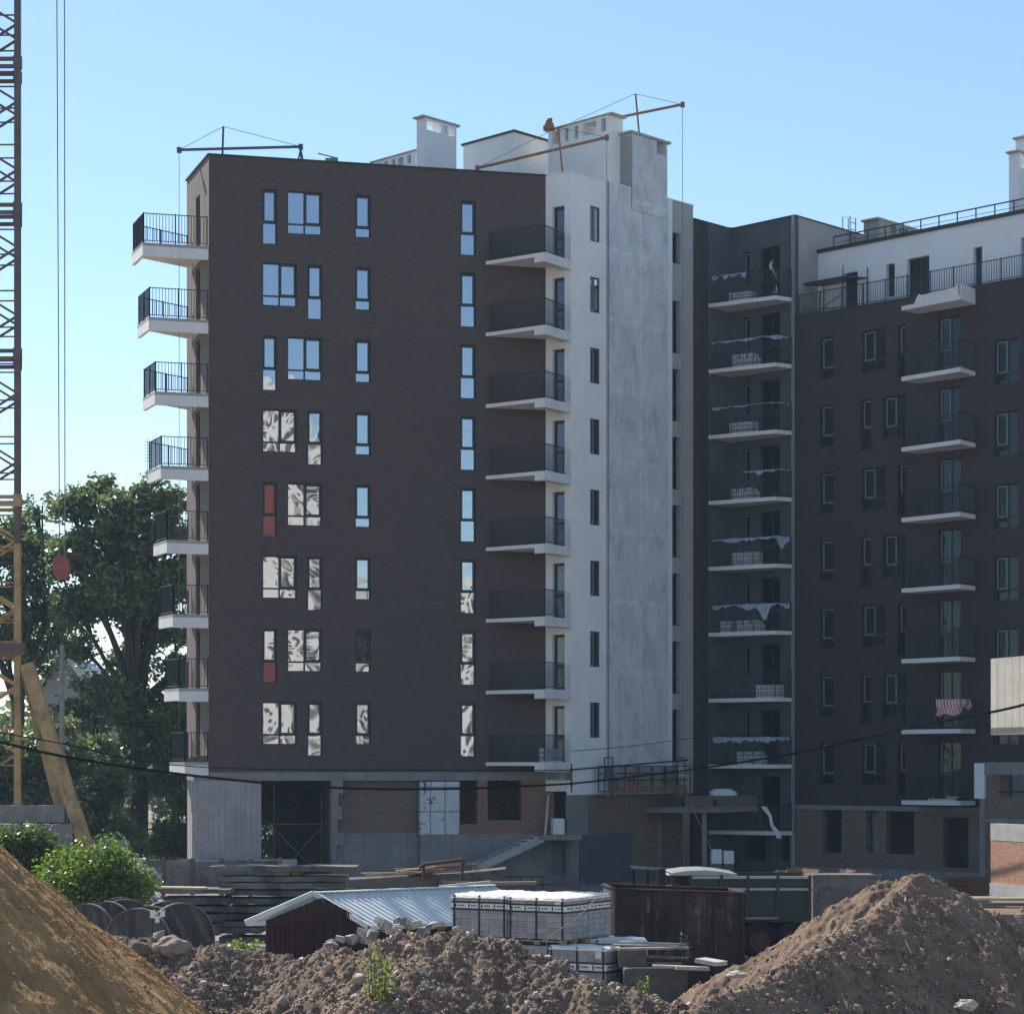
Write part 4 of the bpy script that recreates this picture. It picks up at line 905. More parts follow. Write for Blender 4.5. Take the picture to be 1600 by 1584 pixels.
def tree(label, base, blobs, trunk_r, lm, clumps, per, leaf, spread=.38, seed=1, name='broadleaf_tree', fork=.3, group=None, limbs=True, cat='tree', trunk_z=None):
    rng = np.random.default_rng(seed); b = Vector(base); th = thing(name, label, cat, b, group=group); mb = MB()
    zc = max(q[2] for q in blobs); tz = trunk_z or (b.z+(zc-b.z)*fork)
    rnd = random.Random(seed); top = Vector((b.x+rnd.uniform(-.3, .3), b.y, tz))
    mb.tube([b, b.lerp(top, .5)+Vector((.1, 0, 0)), top], [trunk_r*1.15, trunk_r*.95, trunk_r*.8], 9)
    for q in blobs:
        p = Vector(q[:3]); d = p-top; m = top+d*.5+Vector((rnd.uniform(-.1, .1)*d.length, 0, -.08*d.length if d.z > 0 else .1*d.length))
        mb.tube([top-Vector((0, 0, .3)), top+(m-top)*.5+Vector((0, 0, .1)), m, p], [trunk_r*.55, trunk_r*.42, trunk_r*.3, trunk_r*.12], 6)
        if limbs:
            for _ in range(4):
                u = Vector((rnd.uniform(-1, 1)*q[3], rnd.uniform(-1, 1)*q[4], rnd.uniform(-.6, 1)*q[5]))*.7; mb.tube([m.lerp(p, .5), p+u*.5, p+u], [trunk_r*.16, trunk_r*.1, trunk_r*.04], 5)
    mb.build('trunk', M['bark'], th, org=b, smooth=True)
    v, f = leaves(crown_pts(blobs, clumps, per, spread, rng), leaf, rng)
    o = obj('crown', np_mesh('crown', v-np.array(b), f, M[lm]), th, b); return th
def blobs_px(lst, Y, k=1.0):                           # (px, py, radius px, depth offset m)
    out = []
    for px, py, rp, dy, *rz in lst:
        p = at(px, py, Y+dy); rr = rp*Y/FPX; out.append((p.x, p.y, p.z, rr*k, rr*k, rr*(rz[0] if rz else .85)*k))
    return out
Y = 121
tree('tall broadleaf tree rising behind the left balconies of the tower', (xy(216, Y).x, Y, 0), blobs_px([(112, 790, 34, 0), (150, 772, 30, 1), (190, 800, 36, -1), (235, 775, 32, 0), (270, 790, 30, 0), (290, 850, 34, 1), (240, 840, 44, -1), (160, 850, 48, 0), (110, 870, 42, 1), (190, 920, 48, -1), (262, 915, 44, 0), (118, 945, 38, 1), (285, 985, 34, 0), (228, 1000, 34, 1), (160, 1085, 40, -2), (225, 1115, 44, 0), (280, 1110, 34, 1), (115, 1120, 32, -2), (195, 1180, 38, -1), (225, 960, 46, 1), (150, 930, 40, 1), (200, 880, 44, 2), (265, 1050, 36, 0), (200, 1040, 34, 2), (130, 1010, 26, 2), (250, 1160, 40, 1), (265, 1225, 38, 0), (190, 1265, 26, 0, .6), (275, 1300, 34, -1, .7)], Y),   .45, 'leaf', 880, 56, .31, .27, 11, fork=.42)
Y = 126
tree('tall tree on the far left, its crown behind the crane mast', (xy(20, Y).x, Y, 0), blobs_px([(60, 790, 30, 0), (30, 850, 48, 1), (70, 870, 45, -1), (0, 900, 55, 0), (50, 940, 50, 0), (90, 985, 40, 0), (10, 990, 55, 1), (60, 1030, 42, 0), (-40, 850, 60, 0), (-50, 960, 60, 0)], Y), .45, 'leaf', 400, 60, .27, .30, 23, fork=.45)
Y = 112
tree('dark spreading tree filling the gap behind the crane brace', (xy(70, Y).x, Y, 0), blobs_px([(90, 1150, 32, 0), (150, 1180, 36, 2), (165, 1230, 36, 3), (150, 1280, 34, 3), (190, 1300, 26, 4), (60, 1190, 40, 1), (130, 1185, 28, 0), (85, 1240, 45, 0), (20, 1180, 45, 0), (20, 1240, 48, 1), (60, 1290, 40, 0), (120, 1280, 24, 0), (-40, 1200, 50, 0)], Y), .3, 'leaf', 400, 55, .28, .28, 31, fork=.6)
Y = 119
tree('light green tree beside the concrete wall panel of the tower', (xy(300, Y).x, Y, 0), blobs_px([(285, 1130, 24, 0), (275, 1180, 28, 0), (295, 1250, 26, 0), (260, 1320, 32, 0, .6), (300, 1310, 26, 0)], Y), .2, 'leaf2', 130, 46, .27, .28, 37, fork=.3)
Y = 112
tree('leafy shrub growing in the open bay beneath the tower', (xy(445, Y).x, Y, 0), blobs_px([(430, 1315, 26, 0), (455, 1310, 24, 1), (500, 1330, 22, -3), (480, 1350, 24, -3), (440, 1290, 34, 3), (470, 1320, 36, 4), (415, 1330, 30, 3)], Y), .08, 'leaf2', 170, 40, .2, .26, 41, name='shrub', cat='shrub', limbs=False)
Y = 113
tree('shrub glimpsed through the opening under the slate block', (xy(1160, Y).x, Y, 0), blobs_px([(1160, 1322, 9, 0), (1170, 1335, 10, 0)], Y), .05, 'leaf2', 16, 20, .2, .2, 43, name='shrub', cat='shrub', limbs=False)
Y = 64
tree('bright green bush at the foot of the sand heap', (xy(150, Y).x, Y, .1), blobs_px([(88, 1372, 26, 0), (118, 1342, 24, .3), (140, 1328, 16, 0), (168, 1328, 20, 0), (190, 1345, 20, 0), (215, 1375, 24, 0), (238, 1390, 14, 0), (150, 1385, 46, -.3), (105, 1400, 30, 0), (200, 1402, 34, -.2), (165, 1352, 26, 0), (78, 1350, 14, 0)], Y), .05, 'leaf_bush', 300, 34, .12, .20, 51, name='bush', cat='bush', fork=.25)
Y = 70
tree('smaller bush behind the sand heap below the crane ballast', (xy(45, Y).x, Y, .1), blobs_px([(25, 1325, 32, 0), (60, 1315, 24, 0), (55, 1345, 36, 0), (85, 1350, 22, 0), (0, 1320, 28, 0)], Y), .08, 'leaf2', 150, 40, .14, .18, 53, name='bush', cat='bush', fork=.25)
def weed(label, px, py0, py1, Y, wpx, n, seed, lf=.07):
    rng = np.random.default_rng(seed); b = at(px, py0, Y); t = at(px, py1, Y); H = t.z-b.z; W_ = wpx*Y/FPX
    th = thing('weed', label, 'weed', b); mb = MB(); P = []
    for i in range(max(3, n//45)):
        dx = rng.uniform(-.5, .5)*W_; h = H*rng.uniform(.55, 1.0) if i else H; q = [b+Vector((dx*.4*k+dx*.5, rng.uniform(-.05, .05), h*k)) for k in (0, .35, .7, 1)]
        mb.tube(q, [.012, .009, .007, .003], 4)
        for k in range(45):
            f = rng.uniform(.05, 1.0)**.9; p = q[0].lerp(q[3], f); s_ = .12*W_+.3*W_*(1-f)*.5; P.append((p.x+rng.normal()*s_, p.y+rng.normal()*s_, p.z+rng.normal()*.03))
    mb.build('stem', M['weed'], th, org=b)
    v, f = leaves(np.array(P), lf, rng); obj('leaves', np_mesh('leaves', v-np.array(b), f, M['weed']), th, b)

rng_ = np.random.default_rng(5); _bl = [(x, 205+12*math.sin(x), 3.5+2.2*math.sin(x*1.7), 5.5, 5, 5+1.5*math.sin(x*.9)) for x in range(-75, 75, 5)]
v, f = leaves(crown_pts(_bl, 900, 46, .7, rng_), .8, rng_); o = obj('distant_wood', np_mesh('distant_wood', v-np.array((0, 205, 0)), f, M['leaf']), None, (0, 205, 0)); tag(o, 'far off mass of trees closing the horizon behind the site', 'trees', kind='stuff')
# ------------------------------------------------------------------ house, pole and fence behind the crane
Y = 134; p0, p1 = xy(62, Y), xy(180, Y); ho = thing('house', 'grey rendered house with a dark brick chimney behind the trees', 'house', ((p0.x+p1.x)/2, Y, 0)); o = WL[ho.name]
zr, ze = zof(1028, Y), zof(1072, Y); mb = MB(); mb.box(p0.x, p1.x, Y, Y+9, 0, ze)
g0, g1 = xy(70, Y).x, xy(128, Y).x; gm_ = (g0+g1)/2
mb.add([(g0, Y-.01, ze), (g1, Y-.01, ze), (gm_, Y-.01, zr+.4)], [(0, 1, 2)]); mb.build('wall', M['housewall'], ho, org=o)
mb = MB(); mb.bar((g0-.4, Y+4, ze-.2), (gm_, Y+4, zr+.5), 9, .15, up=(0, 0, 1)); mb.bar((gm_, Y+4, zr+.5), (g1+.3, Y+4, ze), 9, .15)
mb.add([(xy(112, Y).x, Y-.5, zof(1042, Y)), (p1.x+2, Y-.5, zof(1042, Y)), (p1.x+2, Y+4, zof(1020, Y)), (xy(112, Y).x, Y+4, zof(1020, Y))], [(0, 1, 2, 3)]); mb.build('roof', M['tin'], ho, org=o)
c0 = at(99, 1040, Y); c1 = at(120, 1002, Y); mb = MB(); mb.box(c0.x, c1.x, Y+1, Y+1.8, c0.z-1, c1.z); mb.box(c0.x-.1, c1.x+.1, Y+.9, Y+1.9, c1.z, c1.z+.2); mb.build('chimney', M['brick_dim'], ho, org=o)
for px in (140, 160): mb = MB(); a = at(px, 1160, Y); mb.box(a.x-.5, a.x+.5, Y-.05, Y+.05, a.z, a.z+1.4); mb.build('window', M['frame'], ho, org=o)
Y = 100; a = at(97, 1142, Y); mb = MB(); mb.tube([(a.x, Y, 0), (a.x, Y, zof(1008, Y))], [.15, .09], 8); tag(mb.build('utility_pole', M['conc'], None, org=(a.x, Y, 0)), 'slim concrete pole standing behind the slanting crane brace', 'pole')
Y = 92; fe = thing('concrete_fence', 'old panel fence between the white bag and the tower', 'fence', (xy(262, Y).x, Y, 0)); o = WL[fe.name]
for i in range(7):
    x0 = xy(120, Y).x+i*1.1; 
    mb = MB(); mb.box(x0, x0+1.04, Y, Y+.08, .2, zof(1343, Y)+random.uniform(-.04, .04)); mb.build('panel', M['conc_dark'], fe, org=o)
    mb = MB(); mb.box(x0+1.0, x0+1.14, Y-.06, Y+.12, 0, zof(1340, Y)); mb.build('post', M['conc_dark'], fe, org=o)

# ------------------------------------------------------------------ tower crane, hook, ropes
Yc = 78.0; ck = Yc/FPX; vx = Vector((27.5-CX, FPX)).normalized()*1.75; leg = xy(27.5, Yc); lft = Vector((-1.78, .05))
cr = thing('tower_crane', 'ochre lattice tower crane mast cut by the left picture edge', 'crane', (*leg, zof(1256, Yc))); o = WL[cr.name]
zb0 = zof(1256, Yc); zt0 = zof(-700, Yc); zsw = zof(850, Yc); L4 = [leg, leg+vx, leg+lft, leg+lft+vx]
for p in L4:
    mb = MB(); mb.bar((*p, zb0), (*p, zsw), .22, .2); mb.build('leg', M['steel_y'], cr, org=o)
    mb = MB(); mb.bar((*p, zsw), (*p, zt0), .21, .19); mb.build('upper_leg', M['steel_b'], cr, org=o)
sec = 228*ck; zj = zof(1010, Yc); nj = int((zt0-zj)/sec)+1
def lattice(mb, a, b, z0, z1, n, w_):
    for i in range(n):
        za, zc = z0+(z1-z0)*i/n, z0+(z1-z0)*(i+1)/n; p, q = (a, b) if i % 2 else (b, a); mb.bar((*p, za), (*q, zc), w_, w_)
faces = ((L4[0], L4[2]), (L4[0], L4[1]), (L4[1], L4[3]), (L4[2], L4[3]))
for i in range(-1, nj):
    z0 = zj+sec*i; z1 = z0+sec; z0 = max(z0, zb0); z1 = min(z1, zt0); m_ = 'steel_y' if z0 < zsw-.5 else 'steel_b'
    for fi, (a, b) in enumerate(faces):
        mb = MB(); lattice(mb, a, b, z0+.15, z1-.15, 4, .07)
        for k in range(8): zz = z0+(z1-z0)*(k+.5)/8; mb.bar((*a, zz), (*b, zz), .045, .045) if k % 2 else None
        for zz in (z1-.12, z1+.12): mb.bar((*a, zz), (*b, zz), .09, .12)
        mb.build('lattice', M[m_], cr, org=o)
    mb = MB()
    for p in L4: mb.box(p.x-.125, p.x+.125, p.y-.125, p.y+.125, z1-.2, z1+.2)
    mb.build('joint_plate', M[m_], cr, org=o)
mb = MB(); a = at(42, 1038, Yc-.1); a2 = at(37, 1015, Yc-.1); b = at(137, 1330, Yc-.8); c = at(106, 1330, Yc-.5)
mb.bar(a, b, .42, .34, up=(0, 1, 0)); mb.build('brace', M['steel_y'], cr, org=o)
mb = MB(); mb.bar(at(38, 1045, Yc+.3), at(110, 1330, Yc+.35), .26, .3, up=(0, 1, 0)); mb.build('brace', M['steel_y'], cr, org=o)
mb = MB(); mb.bar((leg.x-2.2, Yc-.3, zof(1014, Yc)), (leg.x+.3, Yc-.3, zof(1014, Yc)), .3, .36); mb.build('brace_collar', M['steel_b'], cr, org=o)
mb = MB(); p, q = at(-60, 1271, Yc-.5), at(103, 1271, Yc-.5); mb.bar(p, q, .5, .54); mb.build('base_beam', M['conc'], cr, org=o)
jt = zof(-690, Yc); tr = xy(95, 92); jb = (tr-leg).normalized(); sd = Vector((-jb.y, jb.x))*.6
mb = MB()
for u in (sd, -sd): mb.bar((*(leg+u-jb*2), jt), (*(tr+u+jb*6), jt), .12, .12)
for i in range(20): f0, f1 = i/20, (i+1)/20; p, q = leg.lerp(tr+jb*6, f0), leg.lerp(tr+jb*6, f1); s1 = sd if i % 2 else -sd; mb.bar((*(p+s1), jt), (*(q-s1), jt), .06, .06)
mb.build('jib', M['steel_b'], cr, org=o)
Yh = 92
for px, px2 in ((87, 93), (100.5, 98)):
    mb = MB(); p, q = at(px, -400, Yh), at(px2 if px2 < 95 else 101.5, 872, Yh); mb.tube([p, q], .022, 5); mb.build('hoist_rope', M['rope'], cr, org=o)
p = at(95.5, 888, Yh); hk = thing('hook_block', 'dark red crane hook block hanging in front of the trees', 'hook block', p); o = WL[hk.name]
mb = MB()
for dy in (-.16, .1):
    prof = [(-.22, .45), (.2, .45), (.32, .25), (.33, -.15), (.2, -.42), (-.12, -.42), (-.3, -.1), (-.3, .25)]
    n = len(prof); mb.add([(p.x+x, p.y+dy, p.z+z) for x, z in prof]+[(p.x+x, p.y+dy+.08, p.z+z) for x, z in prof], [tuple(range(n)), tuple(range(2*n-1, n-1, -1))]+[(i, (i+1) % n, n+(i+1) % n, n+i) for i in range(n)])
mb.build('cheek_plate', mat('hook_red', (.30, .09, .07), .6, .25, 4), hk, org=o)
mb = MB(); mb.tube([(p.x, p.y-.09, p.z+.05), (p.x, p.y+.1, p.z+.05)], .26, 14); mb.build('sheave', M['rail'], hk, org=o)
mb = MB(); mb.tube([p+Vector((.15*math.sin(t)+.02, 0, -.62-.16*math.cos(t)+.02)) for t in [k*.5 for k in range(-1, 9)]], .045, 6); mb.tube([p+Vector((.02, 0, -.4)), p+Vector((.02, 0, -.52))], .05, 6); mb.build('hook', M['rail'], hk, org=o)
for i in range(4):                                     # ballast under the crane base
    x0 = xy(-60+(46*i), Yc).x
    mb = MB(); mb.box(x0, x0+.9, Yc-1.0, Yc+.6, 0, zof(1286.5, Yc)-.01, j=.02); tag(mb.build('ballast_block', M['conc'], None, org=(x0, Yc, 0), bevel=.03), 'concrete ballast block under the crane base beam, number %s from the left edge' % ('one', 'two', 'three', 'four')[i], 'concrete block', 'ballast blocks under the crane')
mb = MB(); a, b = at(62, 1318, 76.5), at(99, 1350, 76.5); mb.box(a.x, b.x, 76.2, 77.0, 0, a.z, j=.02); tag(mb.build('footing_block', M['conc_pale'], None, org=(a.x, 76.5, 0), bevel=.03), 'pale concrete footing block under the slanting crane braces', 'concrete block')

# ------------------------------------------------------------------ overhead cables
def cable(label, pts, rad=.028, sag=0):
    mb = MB(); mb.tube(pts, rad, 5); tag(mb.build('overhead_cable', M['wire'], None, org=pts[0]), label, 'cable')
def interp(a, n=6):                                    # smooth line through (px, py, Y)
    P = [at(*q) for q in a]; out = []
    for i in range(len(P)-1):
        p0, p1, p2, p3 = P[max(i-1, 0)], P[i], P[i+1], P[min(i+2, len(P)-1)]
        for k in range(n):
            t = k/n; out.append(.5*((2*p1)+(p2-p0)*t+(2*p0-5*p1+4*p2-p3)*t*t+(3*p1-p0-3*p2+p3)*t**3))
    return out+[P[-1]]
cable('thick black cable sagging across the ground floor of the brown tower', interp([(-60, 1143, 72), (98, 1181, 74), (300, 1211, 78), (500, 1229, 83), (655, 1232.5, 88), (780, 1229.5, 94), (893, 1224, 100.6)]), .045)
cable('black cable rising from the white corner to the right picture edge', interp([(893, 1224, 100.6), (1082, 1201.5, 92), (1260, 1173, 84), (1420, 1136, 77), (1560, 1110, 72), (1640, 1090, 69)]), .042)
cable('thin upper cable passing the crane leg on the left', interp([(-40, 1138, 74), (40, 1151, 75), (91, 1160, 76), (330, 1199, 90), (893, 1203, 100.6)]), .02)
cable('black cable between the white corner and the work cradle', interp([(893, 1202, 100.6), (980, 1195, 102), (1075, 1187, 104.5)]), .035)
cable('faint thin cable across the bare concrete shaft', interp([(893, 1173, 101.0), (980, 1166, 102), (1110, 1150, 104), (1240, 1143, 106.5)]), .014)
p = at(893, 1215, 100.6); mb = MB(); mb.bar((p.x, p.y, zof(1238, 100.6)), (p.x, p.y, zof(1192, 100.6)), .06, .06)
for zz in (1224, 1203): z1 = zof(zz, 100.6); mb.bar((p.x, p.y, z1), (W0.x+.05, W0.y+.05, z1), .04, .04); mb.tube([(p.x, p.y, z1-.08), (p.x, p.y, z1+.08)], .06, 6)
tag(mb.build('cable_bracket', M['frame'], None, org=p), 'steel bracket with insulators on the white corner carrying the cables', 'bracket')
mb = MB(); a, b = at(1074, 1245, 103.6), at(1113, 1330, 101.5); mb.tube([a, b], .02, 5); tag(mb.build('tie_rope', M['rust_pale'], None, org=a), 'thin reddish rope slanting from the canopy down to the pale boxes', 'rope')
mb = MB(); p = at(231, 705, 100.4); mb.tube([(p.x, p.y, p.z-1.2), (p.x, p.y, p.z+.5)], .015, 4)
for i in range(7): zz = p.z-.4+.13*i; mb.tube([(p.x-.16, p.y, zz), (p.x+.16, p.y, zz)], .01, 4)
tag(mb.build('tv_aerial', M['sash'], None, org=p), 'thin comb shaped television aerial beside the fourth left balcony', 'aerial')
# ------------------------------------------------------------------ heaps of sand, rubble and soil
ROCKS = []
for i in range(7):
    bm = bmesh.new(); rr = random.Random(i+90)
    for _ in range(13):
        q = Vector((rr.gauss(0, 1), rr.gauss(0, 1), rr.gauss(0, 1))).normalized()*rr.uniform(.75, 1.1); bm.verts.new((q.x*1.1, q.y*.95, q.z*.75))
    hu = bmesh.ops.convex_hull(bm, input=bm.verts[:]); bmesh.ops.delete(bm, geom=[g for g in hu['geom_interior'] if isinstance(g, bmesh.types.BMVert)], context='VERTS')
    bmesh.ops.triangulate(bm, faces=bm.faces[:]); bm.verts.index_update()
    bm.verts.ensure_lookup_table(); ROCKS.append((np.array([v.co[:] for v in bm.verts]), np.array([[v.index for v in f.verts] for f in bm.faces]))); bm.free()
def rot_rand(rng, n):
    q = rng.normal(size=(n, 4)); q /= np.linalg.norm(q, axis=1)[:, None]; w_, x, y, z = q.T
    return np.stack([1-2*(y*y+z*z), 2*(x*y-z*w_), 2*(x*z+y*w_), 2*(x*y+z*w_), 1-2*(x*x+z*z), 2*(y*z-x*w_), 2*(x*z-y*w_), 2*(y*z+x*w_), 1-2*(x*x+y*y)], 1).reshape(n, 3, 3)
def heap_height(X, Yg, ridges, slope, rnd_):
    H = np.full(X.shape, -9.0); DD = np.full(X.shape, 9.0)
    for rg in ridges:
        P = [at(*q) for q in rg]
        for a, b in zip(P[:-1], P[1:]):
            dx, dy = b.x-a.x, b.y-a.y; t = np.clip(((X-a.x)*dx+(Yg-a.y)*dy)/(dx*dx+dy*dy), 0, 1)
            d = np.hypot(X-a.x-t*dx, Yg-a.y-t*dy); h = a.z+(b.z-a.z)*t-slope*(np.sqrt(d*d+rnd_*rnd_)-rnd_)
            k = h > H; H = np.where(k, h, H)
    return H
class Heap:
    def __init__(s, name, label, ridges, slope, bx, by, res, mt, amps, seed, rnd_=.15, cat='soil heap', streak=None):
        s.x0, s.y0, s.res = bx[0], by[0], res
        xs = np.arange(bx[0], bx[1], res); ys = np.arange(by[0], by[1], res); X, Yg = np.meshgrid(xs, ys)
        H = heap_height(X, Yg, ridges, slope, rnd_)
        for k, (fr, am) in enumerate(amps):
            H += am*fbm(X*fr+seed, Yg*fr, seed+k*5, 3, .55)
        if streak is not None: H += streak(X, Yg)
        s.H = H; s.X = X; s.Y = Yg; ny, nx = X.shape
        idx = np.arange(ny*nx).reshape(ny, nx); q = np.stack([idx[:-1, :-1], idx[:-1, 1:], idx[1:, 1:], idx[1:, :-1]], -1).reshape(-1, 4)
        hh = H.ravel(); q = q[(hh[q] > -.12).any(1)]
        used, inv = np.unique(q, return_inverse=True); v = np.stack([X.ravel(), Yg.ravel(), hh], 1)[used]
        c = ((bx[0]+bx[1])/2, (by[0]+by[1])/2, 0); s.c = c
        s.o = tag(obj(name, np_mesh(name, v-np.array(c), inv.reshape(-1, 4), M[mt]), None, c), label, cat)
    def z(s, x, y):
        i = np.clip(((np.asarray(y)-s.y0)/s.res).astype(int), 0, s.H.shape[0]-1); j = np.clip(((np.asarray(x)-s.x0)/s.res).astype(int), 0, s.H.shape[1]-1); return s.H[i, j]
    def scatter(s, n, smin, smax, mts, seed, name='loose_stones', zmin=.3, power=2.6, sub=None, region=None):
        rng = np.random.default_rng(seed); x = rng.uniform(s.X[0, 0], s.X[0, -1], n*4); y = rng.uniform(s.Y[0, 0], s.Y[-1, 0], n*4); z = s.z(x, y)
        q = CZ+(HY-1620)/FPX*y; k = (z > zmin) & (z > q)
        if region is not None: k &= region(x, y)
        x, y, z = x[k][:n], y[k][:n], z[k][:n]; n = len(x)
        size = smin*(1-rng.random(n)*(1-(smin/smax)**(power-1)))**(-1/(power-1)); Rm = rot_rand(rng, n); V, Fc, MI, off = [], [], [], 0; kind = rng.integers(0, len(ROCKS), n); mi = rng.integers(0, len(mts), n)
        for t in range(len(ROCKS)):
            for m in range(len(mts)):
                k = np.where((kind == t) & (mi == m))[0]
                if not len(k): continue
                rv, rf = ROCKS[t]; v = np.einsum('nij,vj->nvi', Rm[k], rv)*size[k, None, None]; v += np.stack([x[k], y[k], z[k]+size[k]*.25], 1)[:, None, :]
                V.append(v.reshape(-1, 3)); Fc.append((rf[None]+(np.arange(len(k))*len(rv))[:, None, None]).reshape(-1, 3)+off); off += len(k)*len(rv); MI += [m]*(len(k)*len(rf))
        me = np_mesh(name, np.concatenate(V)-np.array(s.c), np.concatenate(Fc), [M[m] for m in mts]); me.polygons.foreach_set('material_index', MI)
        tag(obj(name, me, s.o, s.c), kind='stuff')
    def stones(s, n, smin, smax, mts, seed, region=None, name='stone'):
        rng = np.random.default_rng(seed); mes = {}
        x = rng.uniform(s.X[0, 0], s.X[0, -1], n*6); y = rng.uniform(s.Y[0, 0], s.Y[-1, 0], n*6); z = s.z(x, y); q = CZ+(HY-1600)/FPX*y; k = (z > .4) & (z > q)
        if region is not None: k &= region(x, y)
        for i, (px, py, pz) in enumerate(zip(x[k][:n], y[k][:n], z[k][:n])):
            t = int(rng.integers(0, len(ROCKS))); m = mts[int(rng.integers(0, len(mts)))]
            if (t, m) not in mes: mes[(t, m)] = np_mesh('stone', ROCKS[t][0], ROCKS[t][1], M[m])
            sz = smin+(smax-smin)*rng.random()**2.2; o = obj(name, mes[(t, m)], s.o, (px, py, pz+sz*.2)); o.scale = (sz, sz*rng.uniform(.7, 1), sz*rng.uniform(.7, 1)); o.rotation_euler = tuple(rng.uniform(0, 6.28, 3))
# sand, left foreground
def sstreak(X, Yg):
    ap = at(-400, 1010, 29.5); an = np.arctan2(Yg-ap.y, X-ap.x); rd = np.hypot(X-ap.x, Yg-ap.y)
    wob = .25*fbm(X*1.3, Yg*1.3, 61, 3)
    band = np.clip(.35+fbm(X*.9+3, Yg*.9, 15, 3)*1.6, 0, 1)                  # raked bands between smoother slopes
    k = fbm((an+wob*.05)*34, rd*.8, 3, 4, .6)*.075*(.35+band)
    k -= np.abs(fbm((an+wob*.04)*85, rd*1.5, 9, 4, .65))*.15*band+np.abs(fbm(an*210, rd*3.2, 19, 2))*.022*band
    return k+np.clip(fbm(X*8, Yg*8, 77, 3)-.15, 0, 1)*.05*(.3+band)
sandh = Heap('sand_heap', 'ochre sand heap with raked streaks in the left foreground', [[(-400, 1010, 29.5), (-330, 1072, 29.5)]], .875, (-9.5, -2.6), (24, 33.5), .022, 'sand', [(.7, .16), (2.4, .05), (25, .012)], 3, .3, 'sand heap', sstreak)
sandh.scatter(6500, .007, .03, ['sand', 'sand', 'sand_dark'], 5, 'loose_clods', power=3.0)
# rubble, centre
def lumps(sd, a=.09, f=6):
    def g(X, Yg):
        n = fbm(X*f, Yg*f, sd, 3, .6); return a*np.sign(n)*np.abs(n)**.8*1.2+.05*np.clip(fbm(X*13, Yg*13, sd+4, 2), 0, 1)
    return g
rub = Heap('rubble_heap', 'low heap of brown earth and broken stone across the middle foreground', [[(60, 1500, 41.5), (150, 1478, 41), (240, 1476, 40.5), (320, 1488, 40), (430, 1494, 40), (520, 1482, 39.5), (600, 1466, 39.2), (690, 1454, 38.8), (760, 1468, 38.6), (850, 1500, 38), (930, 1533, 37.4), (1010, 1566, 37), (1080, 1580, 37)], [(690, 1470, 38.6), (560, 1560, 36)], [(330, 1500, 40), (250, 1560, 37)]], .62, (-8.6, 4.2), (33.5, 44), .032, 'rubble', [(.8, .22), (2.6, .10), (9, .055), (15, .035)], 21, .2, 'rubble heap', lumps(31, .055, 7))
rub.scatter(34000, .012, .06, ['clod', 'clod', 'stone', 'rubble', 'stone'], 6, 'loose_stones', power=2.7)
rub.scatter(1100, .025, .10, ['stone_pale', 'stone', 'brick_lump', 'stone'], 8, 'loose_rubble', power=2.6)
rub.stones(70, .07, .17, ['stone', 'clod', 'stone_pale'], 9)
# soil, right
soil = Heap('soil_heap', 'tall brown soil heap with a sharp crest in the right foreground', [[(1000, 1588, 43), (1045, 1570, 42.5), (1150, 1508, 42), (1270, 1442, 41.5), (1330, 1403, 41.3), (1380, 1379, 41.2), (1440, 1371, 41.2), (1500, 1400, 41.4), (1600, 1452, 41.8), (1720, 1520, 42)], [(1425, 1378, 41), (1390, 1415, 39.6), (1330, 1455, 38.2), (1290, 1474, 37.4), (1180, 1535, 35.8), (1060, 1586, 34.2), (960, 1640, 33)]], .86, (1.2, 11.2), (32, 45.5), .034, 'soil', [(.7, .18), (2.4, .09), (8, .04), (14, .028)], 41, .12, 'soil heap', lumps(51, .04, 8))
def near_crest(x, y):
    return np.ones_like(x, bool)
soil.scatter(13000, .011, .04, ['clod', 'soil', 'clod'], 12, 'loose_clods', power=2.9)
soil.scatter(3200, .02, .075, ['clod', 'stone', 'rubble'], 13, 'loose_stones', power=2.6, region=lambda x, y: y < 38.6)
soil.stones(45, .06, .14, ['clod', 'stone', 'clod'], 14, region=lambda x, y: y < 39)
def scraps(h, n, seed, region=None):                   # splinters, twigs and strips of sheet lying on a heap
    rng = np.random.default_rng(seed); mb = MB(); x = rng.uniform(h.X[0, 0], h.X[0, -1], n*6); y = rng.uniform(h.Y[0, 0], h.Y[-1, 0], n*6); z = h.z(x, y); k = z > .6
    for px, py, pz in list(zip(x[k], y[k], z[k]))[:n]:
        an = rng.uniform(0, 6.28); l = rng.uniform(.05, .16); dx, dy = math.cos(an)*l, math.sin(an)*l; q = float(h.z(px+dx, py+dy))
        mb.bar((px, py, pz+.02), (px+dx, py+dy, q+.03), rng.uniform(.008, .035), .009, m=int(rng.integers(0, 3)))
    tag(mb.build('splinters', [M['wood'], M['stone'], M['wood_new']], h.o, org=h.c), kind='stuff')
scraps(rub, 150, 3); scraps(soil, 110, 4); scraps(sandh, 25, 5)
def boulder(label, px, py, Y, s, mt, seed, cat='boulder', flat=.75, name='boulder'):
    bm = bmesh.new(); bmesh.ops.create_icosphere(bm, subdivisions=3, radius=1)
    for v in bm.verts:
        n_ = v.co.normalized(); v.co = n_*(1+.45*mnoise.noise(n_*1.4+Vector((seed, 0, 0)))+.16*mnoise.noise(n_*4+Vector((0, seed, 0)))); v.co.z *= flat
    me = bpy.data.meshes.new(name); bm.to_mesh(me); bm.free(); me.materials.append(M[mt]); p = at(px, py, Y); o = tag(obj(name, me, None, p), label, cat); o.scale = (s, s*.8, s); return o
M['pinkrock'] = mat('pinkish_rock', (.28, .215, .175), .95, .3, 3, bscale=12, bstr=.8)
boulder('pinkish boulder on the heap in front of the cable drums', 268, 1480, 40.0, .29, 'pinkrock', 4, flat=.6)
